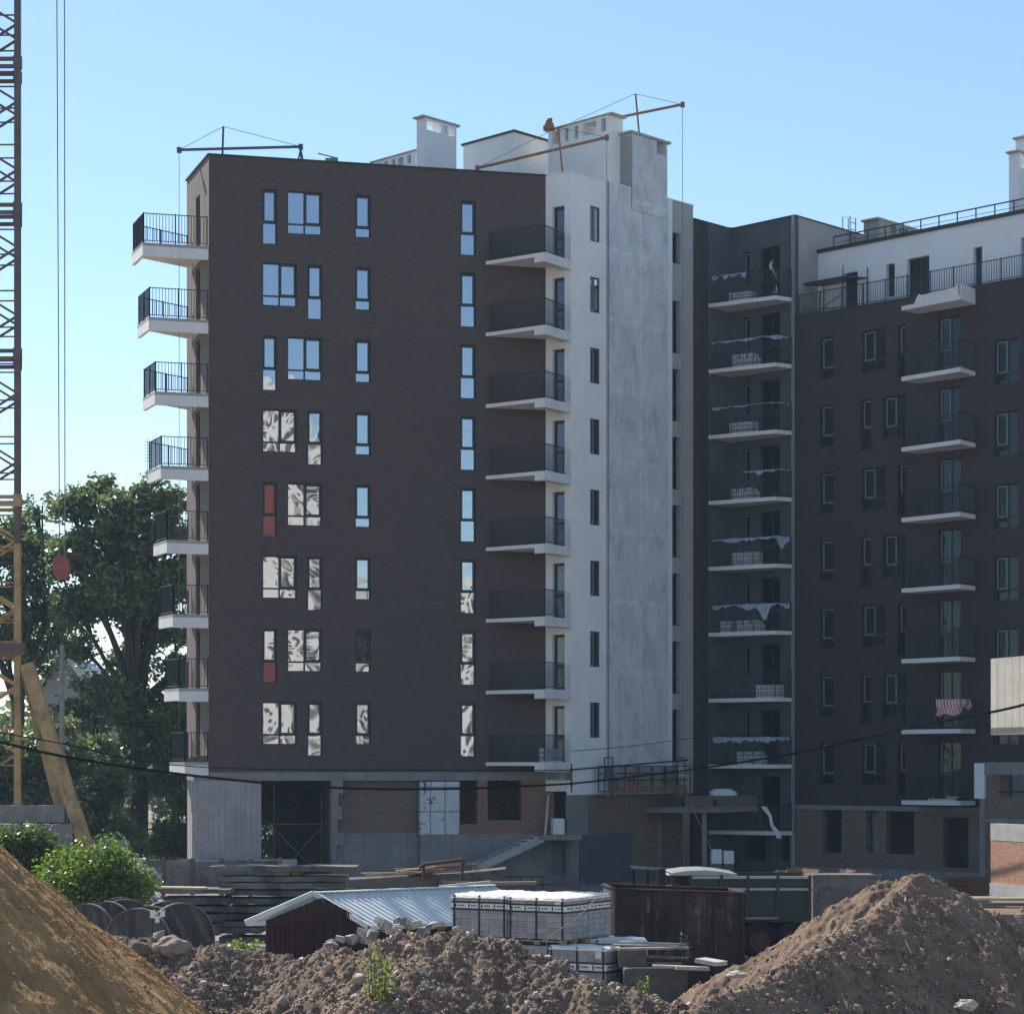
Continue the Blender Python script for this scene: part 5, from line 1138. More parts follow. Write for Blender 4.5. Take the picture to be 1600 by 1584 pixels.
boulder('smaller greenish rock left of the pinkish boulder', 215, 1482, 40.0, .2, 'stone', 9, flat=.7)
boulder('white stone lying on the right soil heap near the bottom edge', 1510, 1569, 36.2, .17, 'stone_pale', 12, flat=.45)
boulder('pale flat stone on the near slope of the soil heap', 1150, 1522, 38.5, .15, 'conc_pale', 15, flat=.4)
for i, (px, py, Y, wd_, hh) in enumerate([(520, 1474, 40.2, 36, 22), (552, 1466, 40.3, 40, 26), (583, 1458, 40.0, 34, 30), (604, 1446, 40.2, 28, 34), (622, 1452, 39.8, 30, 28), (640, 1446, 39.9, 34, 22), (662, 1452, 39.6, 36, 20), (610, 1466, 39.4, 30, 14), (574, 1470, 39.6, 24, 16), (690, 1446, 39.2, 30, 14), (620, 1436, 40.4, 16, 16), (532, 1466, 40, 24, 20), (566, 1456, 40.2, 26, 22), (594, 1440, 40.4, 24, 24), (632, 1440, 40.2, 24, 20), (650, 1442, 39.8, 26, 20), (676, 1444, 39.5, 24, 18), (612, 1454, 39.8, 22, 18), (512, 1478, 40, 30, 20)]):
    p = at(px, py, Y); k = Y/FPX; rr = random.Random(i+5); rv, rf = ROCKS[i % 7]
    bm = bmesh.new(); bmesh.ops.create_cube(bm, size=1.7)
    for v in bm.verts: v.co = Vector((v.co.x*rr.uniform(.55, 1.15), v.co.y*rr.uniform(.6, 1.15), v.co.z*rr.uniform(.5, 1.2)))
    bmesh.ops.bisect_plane(bm, geom=bm.verts[:]+bm.edges[:]+bm.faces[:], plane_co=(rr.uniform(.2, .5), .2, .35), plane_no=(rr.uniform(.4, 1), rr.uniform(-.4, .6), .7), clear_outer=True)
    hu = bmesh.ops.convex_hull(bm, input=bm.verts[:]); me = bpy.data.meshes.new('broken_block'); bm.to_mesh(me); bm.free(); me.materials.append(M['conc_pale'])
    o = tag(obj('broken_block', me, None, p), 'broken lump of pale block on the rubble crest below the tin roof', 'broken block', 'broken blocks on the rubble crest')
    o.scale = (wd_*k*.27, .11, hh*k*.36); o.rotation_euler = (rr.uniform(-.4, .4), rr.uniform(-.5, .5), rr.uniform(0, 3))
ORD = ('first', 'second', 'third', 'fourth', 'fifth', 'sixth', 'seventh', 'eighth', 'ninth', 'tenth', 'eleventh', 'twelfth', 'thirteenth', 'fourteenth', 'fifteenth', 'sixteenth', 'seventeenth', 'eighteenth', 'nineteenth', 'twentieth')
def ordinal(grp, text):
    q = sorted([o for o in bpy.data.objects if o.get('group') == grp], key=lambda o: WL[o.name].x/WL[o.name].y)
    for i, o in enumerate(q): o['label'] = text % ORD[i]
ordinal('broken blocks on the rubble crest', 'broken pale block, %s from the left on the rubble crest below the tin roof')
weed('tall light green weed growing on the rubble heap', 592, 1590, 1476, 36.2, 42, 420, 1, .06)
weed('low weed beside the cable drums at the edge of the rubble', 385, 1490, 1470, 42, 50, 200, 2, .09)
weed('thin dry weed by the timber stack in front of the rusty container', 1070, 1500, 1456, 50, 16, 90, 3, .06)
weed('small pale weed on the crest of the rubble heap', 1005, 1560, 1530, 38, 16, 90, 4, .05)

# ------------------------------------------------------------------ pallets of grey pavers
da = Vector((-.866, .5)).normalized(); db = Vector((.5, .866)).normalized()
pv = {}
def paver_pallet(label, corner, wA, wB, z0, courses, group='pallets of grey pavers', rows=None, ch=.115, lean=0.0, bandz=.68):
    th = thing('paver_pallet', label, 'pallet', (*corner, z0), group=group); o = WL[th.name]; ang = math.atan2(-da.y, -da.x)
    def P(a, b): return corner+da*a+db*b
    def bx(mb, a0, a1, b0, b1, z0_, z1_, m=0): mb.prism([tuple(P(a, b)) for a, b in ((a0, b0), (a0, b1), (a1, b1), (a1, b0))], z0_, z1_, m)
    mb = MB()
    for i in range(4): bx(mb, .05+i*(wA-.2)/3, .15+i*(wA-.2)/3, .0, wB, z0+.09, z0+.115)
    for i in range(3): bx(mb, 0, wA, i*(wB-.1)/2, .1+i*(wB-.1)/2, z0+.062, z0+.088); [bx(mb, q, q+.12, i*(wB-.1)/2, .1+i*(wB-.1)/2, z0, z0+.06) for q in (.02, wA/2-.06, wA-.14)]
    mb.build('wooden_pallet', M['wood_new'], th, org=o)
    na, nb = max(3, round(wA/.235)), max(2, round(wB/.235)); zz = z0+.12
    la, lb = wA/na, wB/nb
    if (la, lb, ch) not in pv:
        k = MB(); k.prism([tuple(q) for q in (Vector((0, 0)), db*(lb-.005), da*(la-.005)+db*(lb-.005), da*(la-.005))], 0, ch-.005); pv[(la, lb, ch)] = k.mesh('paver', M['paver'])
    for c in range(courses):
        for i in range(na):
            for j in range(nb):
                if 0 < i < na-1 and 0 < j < nb-1 and c < courses-1: continue
                if i and i < na-1 and j == nb-1: continue
                p = P(la*i+random.uniform(-.004, .004), lb*j+random.uniform(-.005, .005)); obj('paver', pv[(la, lb, ch)], th, (p.x, p.y, zz+ch*c))
    top = zz+ch*courses; b0, b1 = zz+bandz*(top-zz), zz+(bandz+.14)*(top-zz)
    mb = MB(); bx(mb, -.008, wA+.008, -.008, wB+.008, b0, b1); mb.build('film_band', M['film'], th, org=o)
    mb = MB(); bx(mb, -.014, wA+.014, -.014, wB+.014, b0-.034, b0+.005); bx(mb, -.014, wA+.014, -.014, wB+.014, b1-.005, b1+.03)
    n = 0
    for side in (0, 1):                                # illegible dashes of print on the band
        w_ = wA if side == 0 else wB; u = .08
        while u < w_-.2:
            for l in range(5):
                ln = random.uniform(.018, .032); h0 = b0+(b1-b0)*.42; h1 = b0+(b1-b0)*random.uniform(.56, .68)
                if side == 0: bx(mb, u, u+ln, -.012, -.0085, h0, h1)
                else: bx(mb, -.012, -.0085, u, u+ln, h0, h1)
                u += ln+.008
            if side == 0: bx(mb, u+.03, u+.06, -.012, -.0085, b0+.02, b1-.02)
            else: bx(mb, -.012, -.0085, u+.03, u+.06, b0+.02, b1-.02)
            u += .16
    mb.build('print_and_tape', M['strap'], th, org=o)
    for a in (.06, wA*.5, wA-.06): mb = MB(); bx(mb, a-.016, a+.016, -.02, wB+.02, zz-.01, top+.012); mb.build('strap', M['strap'], th, org=o)
    n_ = 18; vs_, fs_ = [], []
    for i in range(n_+1):
        for j in range(n_+1):
            a, b = -.03+(wA+.06)*i/n_, -.03+(wB+.06)*j/n_; p = P(a, b); ed = i in (0, n_) or j in (0, n_)
            vs_.append((p.x, p.y, top+.014+(.025*mnoise.noise(Vector((p.x*3, p.y*3, z0)))+.02*mnoise.noise(Vector((p.x*11, p.y*11, 1)))+.018)*(not ed)-.06*ed))
    for i in range(n_):
        for j in range(n_): k = i*(n_+1)+j; fs_.append((k, k+1, k+n_+2, k+n_+1))
    mb = MB(); mb.add(vs_, fs_); mb.build('top_cover', M['cream'], th, org=o, smooth=True)
    if random.random() < .8:
        mb = MB(); bx(mb, .1, .24, -.013, -.009, top-.2, top-.06); mb.build('delivery_note', M['film'], th, org=o)
    return top
pc = xy(883, 50.0); zt_ = zof(1402, 50.0); zb_ = zof(1477, 50.0)
gp = 1.385
ch = (zt_-zb_-.12-.03)/7
paver_pallet('upper right pallet of grey pavers, nearest corner, wrapped in a printed white band', pc, gp-.03, 1.0, zb_, 7, ch=ch)
paver_pallet('upper left pallet of grey pavers beside the tin roof, wrapped in a printed white band', pc+da*gp, gp-.05, 1.0, zb_+.012, 7, ch=ch)
paver_pallet('upper pallet of grey pavers behind the nearest one, towards the rusty container', pc+db*1.02, gp-.03, .98, zb_+.006, 7, ch=ch)
paver_pallet('rear left upper pallet of grey pavers, only its pale cover in view', pc+db*1.02+da*gp, gp-.05, .98, zb_-.006, 7, ch=ch)
pl = xy(947, 49.4); z2 = zof(1479, 49.4)
paver_pallet('lower pallet of grey pavers emerging from the rubble under the stack', pl, gp-.05, .62, z2-1.18, 8, ch=.127, bandz=.55)
pl2 = xy(970, 50.4); paver_pallet('lower pallet of pavers at the right end under the stack', pl2+db*.2, gp-.05, 1.0, zof(1468, 50.4)-1.2, 8, ch=.128, bandz=.66)
for i, q in enumerate((pl+da*gp, pl+da*gp*2, pl2+db*.2+da*gp, pl2+db*.2+da*gp*2)):
    mb = MB(); mb.prism([tuple(v) for v in (q, q+db*.6, q+da*(gp-.05)+db*.6, q+da*(gp-.05))], 0.1, zb_-.02)
    tag(mb.build('paver_stack', M['paver'], None, org=(*q, .1)), 'lower paver stack buried in rubble under the '+('upper right pallet', 'upper left pallet', 'rear right pallet', 'rear left pallet')[i], 'paver stack', 'buried stacks under the upper pallets')
mb = MB(); mb.tube(interp([(853, 1478, 49.6), (860, 1462, 49.4), (900, 1435, 49.6), (925, 1410, 49.9), (940, 1392, 50.6)]), .009, 5); tag(mb.build('loose_strap', M['wood_red'], None, org=at(853, 1478, 49.6)), 'loose reddish packing strap curling over the paver pallets', 'strap')

# ------------------------------------------------------------------ shed with a tin roof
rg0 = at(493, 1396, 57.5); eL = at(386, 1441, 57.0); eR = at(578, 1447, 56.6); rd = Vector((.93, .40, .018)).normalized(); ln = 4.6
sh = thing('shed', 'small dark red shed with a pale corrugated tin roof', 'shed', (rg0.x, rg0.y+1, 0)); o = WL[sh.name]
def sheet(mb, e0, r0, d, length, pitch=.155, amp=.022):
    n = int(length/(pitch/4)); sl = (r0-e0); nrm = sl.cross(d).normalized(); nrm = nrm if nrm.z > 0 else -nrm; V = []; Fq = []
    for i in range(n+1):
        h = (amp, amp, -amp*.3, -amp*.3)[i % 4]
        for p in (e0, r0): V.append(p+d*(length*i/n)+nrm*h)
        if i: Fq.append((2*i-2, 2*i, 2*i+1, 2*i-1))
    mb.add(V, Fq)
mb = MB(); sheet(mb, eR, rg0, rd, ln); mb.build('roof_sheet', M['tin'], sh, org=o)
mb = MB(); sheet(mb, eL, rg0, rd, ln); mb.build('roof_sheet', M['tin'], sh, org=o)
for a in (eL, eR):
    mb = MB(); off = -rd*.05; mb.bar(a+off, rg0+off+Vector((0, 0, .02)), .06, .12); mb.build('barge_board', M['tin'], sh, org=o)
mb = MB(); mb.bar(eR+Vector((0, 0, -.03)), eR+rd*ln+Vector((0, 0, -.03)), .05, .1); mb.bar(eL+Vector((0, 0, -.03)), eL+rd*ln+Vector((0, 0, -.03)), .05, .1); mb.build('eaves_board', M['tin'], sh, org=o)
mb = MB(); mb.bar(rg0+Vector((0, 0, .035))-rd*.06, rg0+rd*ln+Vector((0, 0, .035)), .2, .03); mb.build('ridge_cap', M['tin'], sh, org=o)
ins = rd*.22; gl, gr_, gt = eL.lerp(rg0, .14)+ins, eR.lerp(rg0, .12)+ins, rg0+ins
nb = 22
for i in range(nb):                                    # gable boards
    x0 = gl.lerp(gr_, i/nb); x1 = gl.lerp(gr_, (i+.94)/nb)
    def topz(p):
        f = (p.x-eL.x-ins.x)/(rg0.x-eL.x) if p.x < gt.x else (eR.x+ins.x-p.x)/(eR.x-rg0.x); b = eL.z if p.x < gt.x else eR.z; return b+(rg0.z-b)*f-.05
    mb = MB(); y_ = .025*(i % 2); a0, a1 = topz(x0), topz(x1); t = .03
    mb.add([(x0.x, x0.y-y_, 0), (x1.x, x1.y-y_, 0), (x1.x, x1.y-y_, a1), (x0.x, x0.y-y_, a0), (x0.x, x0.y-y_+t, 0), (x1.x, x1.y-y_+t, 0), (x1.x, x1.y-y_+t, a1), (x0.x, x0.y-y_+t, a0)], [(0, 1, 2, 3), (5, 4, 7, 6), (3, 2, 6, 7), (1, 5, 6, 2), (4, 0, 3, 7)]); mb.build('board', M['redwall'], sh, org=o)
mb = MB()
for g in (gl, gr_): q = g+rd*(ln-.4); mb.add([(g.x, g.y, 0), (q.x, q.y, 0), (q.x, q.y, topz(g)), (g.x, g.y, topz(g))], [(0, 1, 2, 3)])
p, q, t_ = gl+rd*(ln-.4), gr_+rd*(ln-.4), gt+rd*(ln-.4); mb.add([(p.x, p.y, 0), (q.x, q.y, 0), (q.x, q.y, eR.z), (t_.x, t_.y, rg0.z-.06), (p.x, p.y, eL.z)], [(0, 1, 2, 3, 4)]); mb.build('side_wall', M['redwall'], sh, org=o)

# ------------------------------------------------------------------ cable drums
def drum(label, px, py, Y, rad, yaw, tilt=0, wdt=.9):
    rot = Matrix.Rotation(R(px*7 % 70-35), 4, 'Y')
    p = at(px, py, Y); z0 = rad; th = thing('cable_drum', label, 'cable drum', (p.x, p.y, max(0, p.z-2*rad)), yaw, 'wooden cable drums'); o = WL[th.name]
    cz_ = rad+max(0, p.z-2*rad)
    for f, sgn in ((-wdt/2, -1), (wdt/2, 1)):
        fl = None
        nb_ = 11
        for i in range(nb_):
            x0, x1 = -rad+2*rad*i/nb_, -rad+2*rad*(i+.95)/nb_; pts = []
            for k in range(5): x = x0+(x1-x0)*k/4; pts.append((x, math.sqrt(max(0, (rad*.985)**2-x*x))))
            prof = pts+[(x, -z) for x, z in pts[::-1]]; m = len(prof); y0_, y1_ = f-.028, f+.028+.006*(i % 2)
            mb = MB(); mb.add([(x, y0_, z) for x, z in prof]+[(x, y1_, z) for x, z in prof], [tuple(range(m)), tuple(range(2*m-1, m-1, -1))]+[(k, (k+1) % m, m+(k+1) % m, m+k) for k in range(m)])
            mb.v = [tuple(rot @ Vector(q)) for q in mb.v]; obj('flange_plank', mb.mesh('flange_plank', M['drum']), th, (p.x, p.y, cz_), yaw)
        mb = MB(); ring = [(rad*math.cos(t), f+sgn*.035, rad*math.sin(t)) for t in [2*math.pi*k/36 for k in range(37)]]
        for a, b in zip(ring[:-1], ring[1:]): mb.bar(a, b, .03, .10, up=(0, 1, 0))
        obj('rim', mb.mesh('rim', M['drum_rim']), th, (p.x, p.y, cz_), yaw)
    mb = MB(); mb.tube([(0, -wdt/2, 0), (0, wdt/2, 0)], rad*.5, 18); obj('core', mb.mesh('core', M['drum']), th, (p.x, p.y, cz_), yaw)
drum('cable drum leftmost of the four, at the edge of the sand', 153, 1410, 60, .75, R(-20))
drum('cable drum behind the others under the bush', 192, 1407, 62, .80, R(15))
drum('cable drum in front of the other three with flat planked face', 225, 1417, 57.5, .80, R(-8))
drum('cable drum with white paint marks, rightmost beside the slab stack', 271, 1410, 58.2, .86, R(30), wdt=.8)
mb = MB()
for px, py, s_ in ((239, 1428, 8), (246, 1436, 7), (254, 1427, 7)): p = at(px, py, 56.85); k = s_*57/FPX; mb.box(p.x-k/2, p.x+k/2, p.y, p.y+.02, p.z-k*.7, p.z+k*.7, j=.015)
tag(mb.build('paper_scrap', M['film'], None, org=at(246, 1432, 56.85)), 'white paper scraps stuck between two cable drums', 'paper')

# ------------------------------------------------------------------ stacks of precast slabs
def slab_stack(rows, Y, label, group, depth=1.2, yaw=-.03):
    for i, (x0, x1, y0, y1, dy) in enumerate(rows):
        a, b = at(x0, y0, Y+dy), at(x1, y1, Y+dy); n = 10; mb = MB(); rr = random.Random(i+int(Y*10)); V = []
        for k in range(n+1):
            x = a.x+(b.x-a.x)*k/n; dz = .012*rr.uniform(-1, 1); yy = Y+dy+yaw*(x-a.x)
            V += [(x, yy, b.z+dz), (x, yy+depth, b.z+dz*.4), (x, yy+depth, a.z+dz*.4), (x, yy+rr.uniform(-.02, .02), a.z+dz*.7)]
        mb.add(V, [(4*k+j, 4*k+4+j, 4*k+4+(j+1) % 4, 4*k+(j+1) % 4) for k in range(n) for j in range(4)]+[(0, 1, 2, 3), (4*n+3, 4*n+2, 4*n+1, 4*n)])
        tag(mb.build('concrete_slab', M['conc_dark'], None, org=(a.x, a.y, b.z)), label % ('topmost', 'second', 'third', 'fourth', 'fifth', 'sixth', 'seventh', 'eighth', 'ninth', 'tenth', 'eleventh')[i], 'concrete slab', group)
slab_stack([(327, 557, 1353, 1361, 0), (341, 541, 1369, 1377, .05), (349, 540, 1379, 1388, -.03), (352, 548, 1391, 1399, .04), (356, 530, 1403.5, 1412, 0), (300, 480, 1416, 1425, -.05), (304, 470, 1427, 1436, 0), (342, 420, 1439, 1447, .03), (346, 408, 1449, 1458, 0), (342, 420, 1464, 1474, 0)], 64, '%s concrete slab from the top of the taller stack left of the red shed', 'slabs of the taller stack')
slab_stack([(250, 360, 1389, 1396, 0), (255, 355, 1402, 1413, .1), (262, 352, 1416, 1424, .05), (265, 345, 1428, 1440, 0), (300, 340, 1443, 1462, 0)], 63, '%s slab from the top of the low stack behind the cable drums', 'slabs of the low stack')
for i, (x, y, w_) in enumerate(((440, 1364, 26), (462, 1364, 12), (458, 1373.5, 10), (400, 1378.5, 8), (450, 1389, 16), (352, 1426, 22), (348, 1437, 30), (365, 1448, 8), (370, 1461, 14))):
    a = at(x, y, 64.4); k = w_*64/FPX; mb = MB(); mb.box(a.x-k/2, a.x+k/2, a.y, a.y+.9, a.z-.05, a.z+.045)
    tag(mb.build('spacer_timber', M['wood_new'], None, org=a), 'short pale spacer timber laid between the stacked concrete slabs', 'timber', 'spacer timbers in the slab stacks')
mb = MB()
for i in range(5): a = at(340+12*i, 1410+14*i, 64.8); mb.box(at(345, 0, 65).x+.3, at(470, 0, 65).x-.3, 65.0, 65.15, .05+.42*i, .3+.42*i)
a = at(252, 1386, 63.2); b = at(322, 1387, 63.2)
mb = MB(); mb.bar(a, b, .5, .05); tag(mb.build('board', M['wood_new'], None, org=a), 'pale tan board lying on the low slab stack', 'board')
ordinal('spacer timbers in the slab stacks', 'short pale spacer timber between stacked slabs, %s counted from the left')
# bulk bag behind the bush
p = at(212, 1392, 66); sack('bulk_bag', (p.x, p.y, 0.6), .55, .5, .62, 'bagwhite', 'big white bulk bag with lifting loops behind the green bush', 'bag', 8)
mb = MB()
for px, dx in ((232, .12), (214, -.1), (196, .05)):
    a = at(px, 1358, 65.6); mb.tube([a+Vector((-.08, 0, -.25)), a+Vector((-.02, 0, .0)), a+Vector((.08+dx*.3, 0, .03)), a+Vector((.16+dx, 0, -.2))], .035, 6)
tag(mb.build('lifting_loops', M['bagwhite'], None, org=at(212, 1358, 65.6)), 'white webbing loops standing up from the bulk bag', 'loops')
p = at(217, 1350, 66.3); mb = MB(); mb.box(p.x-.18, p.x+.18, p.y-.2, p.y+.2, p.z-.2, p.z+.14, j=.05); tag(mb.build('cardboard_box', M['conc_pale'], None, org=p), 'small tilted box lying on the white bulk bag', 'box')

# ------------------------------------------------------------------ boards and concrete trough behind the tin roof
Y = 76; mb = MB(); a, b = at(540, 1374, Y), at(790, 1357, Y)
V = [(a.x, Y, a.z), (b.x-1.6, Y, zof(1366, Y)), (b.x, Y, b.z), (b.x, Y, 0), (a.x, Y, 0)]; mb.add(V+[(x, y+1.6, z) for x, y, z in V], [(4, 3, 2, 1, 0), (5, 6, 7, 8, 9)]+[(i, (i+1) % 5, 5+(i+1) % 5, 5+i) for i in range(5)])
tag(mb.build('concrete_trough', M['conc_dark'], None, org=(a.x, Y, 0)), 'long low concrete trough carrying the pile of reddish boards', 'trough')
rb = random.Random(3); words = ['lowest', 'broad', 'warped', 'split', 'dark', 'short', 'long', 'upper', 'bleached', 'crossing', 'narrow', 'splintered', 'pale', 'leaning']
for i in range(14):
    x0 = 548+rb.uniform(0, 100)+i*4; l_ = rb.uniform(50, 120); y0 = 1373-rb.uniform(0, 14)-(x0-548)*.05; y1 = y0-rb.uniform(-3, 9)
    a, b = at(x0, y0, Y+rb.uniform(-.3, 1.2)), at(min(x0+l_, 745), y1, Y+rb.uniform(-.2, 1.2)); mb = MB(); mb.bar(a, b, rb.uniform(.12, .3), .035)
    tag(mb.build('board', M['wood_red' if i % 3 else 'wood_new'], None, org=a), ('reddish' if i % 3 else 'pale')+' loose board in the pile behind the tin roof', 'board', ('reddish' if i % 3 else 'pale')+' boards on the trough')
for _w in ('reddish', 'pale'): ordinal(_w+' boards on the trough', _w+' loose board, %s '+'from the left among the '+_w+' ones behind the tin roof')
Y = 74; mb = MB(); mb.bar(at(686, 1386, Y), at(767, 1378.5, Y), .25, .12); tag(mb.build('beam', M['conc_pale'], None, org=at(686, 1386, Y)), 'bright concrete lintel lying behind the paver pallets', 'beam')
mb = MB(); mb.bar(at(690, 1377, Y+1), at(760, 1379, Y+1), .12, .06); mb.bar(at(765, 1380, Y+1), at(838, 1379, Y+1), .3, .1); tag(mb.build('plank', M['wood'], None, org=at(690, 1377, Y+1)), 'weathered planks laid end to end behind the bright lintel', 'plank')
mb = MB()
for px in (662, 722): a = at(px, 1352 if px < 700 else 1343, 75.5); mb.tube([(a.x, a.y, 1.4), a], .05, 6)
mb.tube([at(655, 1356, 75.5), at(662, 1350, 75.5), at(722, 1342.5, 75.5), at(727, 1350, 75.5)], .05, 6); tag(mb.build('bent_pipe', M['rust'], None, org=at(690, 1350, 75.5)), 'bent rusty pipe frame standing by the foot of the stairs', 'pipe')
mb = MB(); Y = 80
for i in range(9): a, b = at(845+8*i, 1368+.8*i, Y), at(872+6*i, 1384, Y+.5); mb.tube([a, b], .02, 4)
for zz in (1369, 1376, 1384): mb.tube([at(842, zz, Y), at(900, zz+2, Y+.4)], .02, 4)
tag(mb.build('steel_mesh', M['rope'], None, org=at(860, 1376, Y)), 'grey reinforcement mesh leaning behind the paver pallets', 'mesh')
mb = MB()
for i in range(5): a = at(780+17*i, 1382, 79); mb.tube([(a.x, a.y, .9), (a.x, a.y, zof(1368, 79))], .03, 5)
mb.tube([at(778, 1369, 79), at(850, 1368, 79)], .03, 5); tag(mb.build('rail_frame', M['rust'], None, org=at(800, 1380, 79)), 'dark low rail frame in front of the concrete base wall', 'rail frame')

# ------------------------------------------------------------------ rusty container, truck, timber
Y = 54; a, b = at(960, 1389, Y), at(1164, 1396, Y+.25); ct = thing('steel_container', 'rusty open steel container standing right of the paver pallets', 'container', (a.x, Y, 0)); o = WL[ct.name]
wc_ = Wall(a, b); wl_ = wc_.len; zt = lambda x: a.z+(b.z-a.z)*x/wl_
def cbox(name, mt, parts, jj=0):
    mb = MB()
    for x0, x1, y0, y1, dz0, dz1 in parts:
        mb.add([(x, y, (zt(x)+z) if z > -1 else z+10) for z in (dz0, dz1) for x, y in ((x0, y0), (x1, y0), (x1, y1), (x0, y1))], [(3, 2, 1, 0), (4, 5, 6, 7), (0, 1, 5, 4), (1, 2, 6, 5), (2, 3, 7, 6), (3, 0, 4, 7)])
    return mb.build(name, M[mt], ct, org=(a.x, a.y, 0), rz=wc_.a)
mb = MB()
for i in range(25):                                    # slightly buckled front sheet
    x0, x1 = wl_*i/25, wl_*(i+1)/25; f = lambda x: .04*math.sin(x*3.1)+.025*math.sin(x*7.7)
    mb.add([(x0, f(x0), .12), (x1, f(x1), .12), (x1, f(x1)*.5, zt(x1)), (x0, f(x0)*.5, zt(x0))], [(0, 1, 2, 3)])
mb.build('front_sheet', M['rust_runs'], ct, org=(a.x, a.y, 0), rz=wc_.a)
cbox('side_sheet', 'rust_runs', [(0, wl_, 2.0, 2.03, -9.88, 0), (0, .03, 0, 2, -9.88, 0), (wl_-.03, wl_, 0, 2, -9.88, 0)])
cbox('floor_sheet', 'rust_runs', [(0, wl_, 0, 2, -9.9, -9.87)])
for x in (.02, wl_*.31, wl_*.54, wl_*.76, wl_-.05): cbox('rib', 'rust', [(x-.025, x+.025, -.07, -.045, -9.9, -.03)])
cbox('rim', 'rust', [(-.04, wl_*.5, -.08, .03, 0, .035), (wl_*.5+.004, wl_+.04, -.075, .03, .004, .04), (-.04, wl_+.04, 1.97, 2.05, 0, .035), (-.04, .04, .034, 1.966, 0, .034), (wl_-.04, wl_+.04, .034, 1.966, 0, .034)])
mb = MB(); mb.tube([at(1053, 1391, Y-.1), at(1052, 1381, Y-.1), at(1058, 1381, Y-.1), at(1058, 1391, Y-.1)], .015, 5); mb.build('lifting_eye', M['rust'], ct, org=o)
# truck
Y = 62; tk = thing('dump_truck', 'dark green dump truck parked behind the rusty container', 'truck', (xy(1160, Y).x, Y, 0)); o = WL[tk.name]
x0, x1 = xy(1079, Y).x, xy(1268, Y).x; zt, zm, zl_ = zof(1368.5, Y), zof(1390.5, Y), zof(1434, Y)
mb = MB(); mb.box(x0, x1, Y, Y+.06, zl_, zm); mb.box(x0, x1, Y+2.3, Y+2.36, zl_, zt); mb.box(x0, x0+.06, Y+.06, Y+2.3, zl_, zt); mb.box(x0, x1, Y+.06, Y+2.3, zl_-.1, zl_)
for i in range(3): z = zl_+.2+i*.2; mb.box(x0, x1, Y-.03, Y, z, z+.06)
mb.build('cargo_body', M['green'], tk, org=o)
mb = MB(); mb.box(x0, x1, Y+.01, Y+.05, zm+.06, zt-.06); mb.build('side_board', M['green'], tk, org=o)
for z in (zm, zt-.06): mb = MB(); mb.box(x0-.02, x1+.03, Y-.07, Y+.08, z, z+.06); mb.build('top_rail', M['truckroof'], tk, org=o)
for px in (1079, 1127, 1168, 1215, 1265): mb = MB(); x = xy(px, Y).x; mb.box(x-.04, x+.04, Y-.075, Y-.001, zl_, zt+.03); mb.build('stake', M['green'], tk, org=o)
mb = MB(); mb.box(xy(1165, Y).x, xy(1216, Y).x, Y-.1, Y+.1, zl_-.02, zl_+.03); mb.build('bumper', M['sash'], tk, org=o)
mb = MB(); mb.box(xy(1060, Y).x, x1-.2, Y+.5, Y+1.9, .75, .95); mb.build('chassis', M['rubber'], tk, org=o)
for px, dz in ((1085, 0), (1188, 0), (1240, 0)):
    for yy in (Y+.1, Y+1.95):
        x = xy(px, Y).x; mb = MB(); mb.tube([(x, yy, .5), (x, yy+.3, .5)], .5, 20); wv = mb.build('wheel', M['rubber'], tk, org=(x, yy, .5)); mb = MB(); mb.tube([(x, yy-.02, .5), (x, yy+.02, .5)], .27, 14); mb.build('rim', M['rust'], wv, org=(x, yy, .5))
Yk = Y+.1; c0, c1 = xy(1046, Yk).x, xy(1152, Yk).x; zc0, zc1 = .8, zof(1366, Yk)
mb = MB(); mb.box(c0+.05, c0+1.5, Yk, Yk+2.2, zc0, zof(1388, Yk)); mb.build('cab', M['green'], tk, org=o, bevel=.05)
mb = MB()
for x in (c0+.1, c0+.85, c0+1.42): [mb.box(x-.04, x+.04, yy, yy+.08, zof(1388, Yk), zc1) for yy in (Yk, Yk+2.1)]
mb.box(c0+1.4, c0+1.46, Yk+.08, Yk+2.1, zof(1388, Yk), zc1); mb.build('window_pillars', M['green'], tk, org=o)
prof = [(c0-.05, zc1-.02), (c0+.1, zc1+.05), (c0+.45, zc1+.10), (c0+.9, zc1+.115), (c0+1.3, zc1+.08), (c1, zc1+.01), (c1, zc1-.03)]
mb = MB(); n = len(prof); mb.add([(x, Yk-.06, z) for x, z in prof]+[(x, Yk+2.3, z) for x, z in prof], [tuple(range(n)), tuple(range(2*n-1, n-1, -1))]+[(i, (i+1) % n, n+(i+1) % n, n+i) for i in range(n)]); mb.build('cab_roof', M['truckroof'], tk, org=o, smooth=False)
mb = MB(); mb.box(c0+.12, c0+.84, Yk+.03, Yk+.04, zof(1388, Yk), zc1); mb.build('side_window', M['beige'] if 0 else M['glass_dim'], tk, org=o)
mb = MB(); mb.tube([(c0+.3, Yk+.5, zof(1383, Yk)), (c0+.3, Yk+.55, zof(1383, Yk))], .13, 14); mb.build('steering_wheel', M['rubber'], tk, org=o)
mb = MB(); p = at(1034, 1366, Yk-.3); mb.box(p.x-.08, p.x+.1, p.y, p.y+.06, p.z-.3, p.z+.14); mb.tube([(p.x, p.y+.05, p.z+.12), (c0+.1, Yk, zc1)], .02, 5); mb.build('mirror', M['rubber'], tk, org=o, bevel=.02)
Y = 66; mb = MB(); a, b = at(1270, 1369, Y), at(1376, 1403, Y); mb.box(a.x, b.x, Y, Y+2.2, .5, a.z); mb.box(a.x-.02, b.x+.02, Y-.05, Y+.05, a.z, a.z+.05); tag(mb.build('concrete_bin', M['conc_dark'], None, org=(a.x, Y, .5)), 'grey brown concrete bin behind the truck tail, next to the soil heap', 'bin')
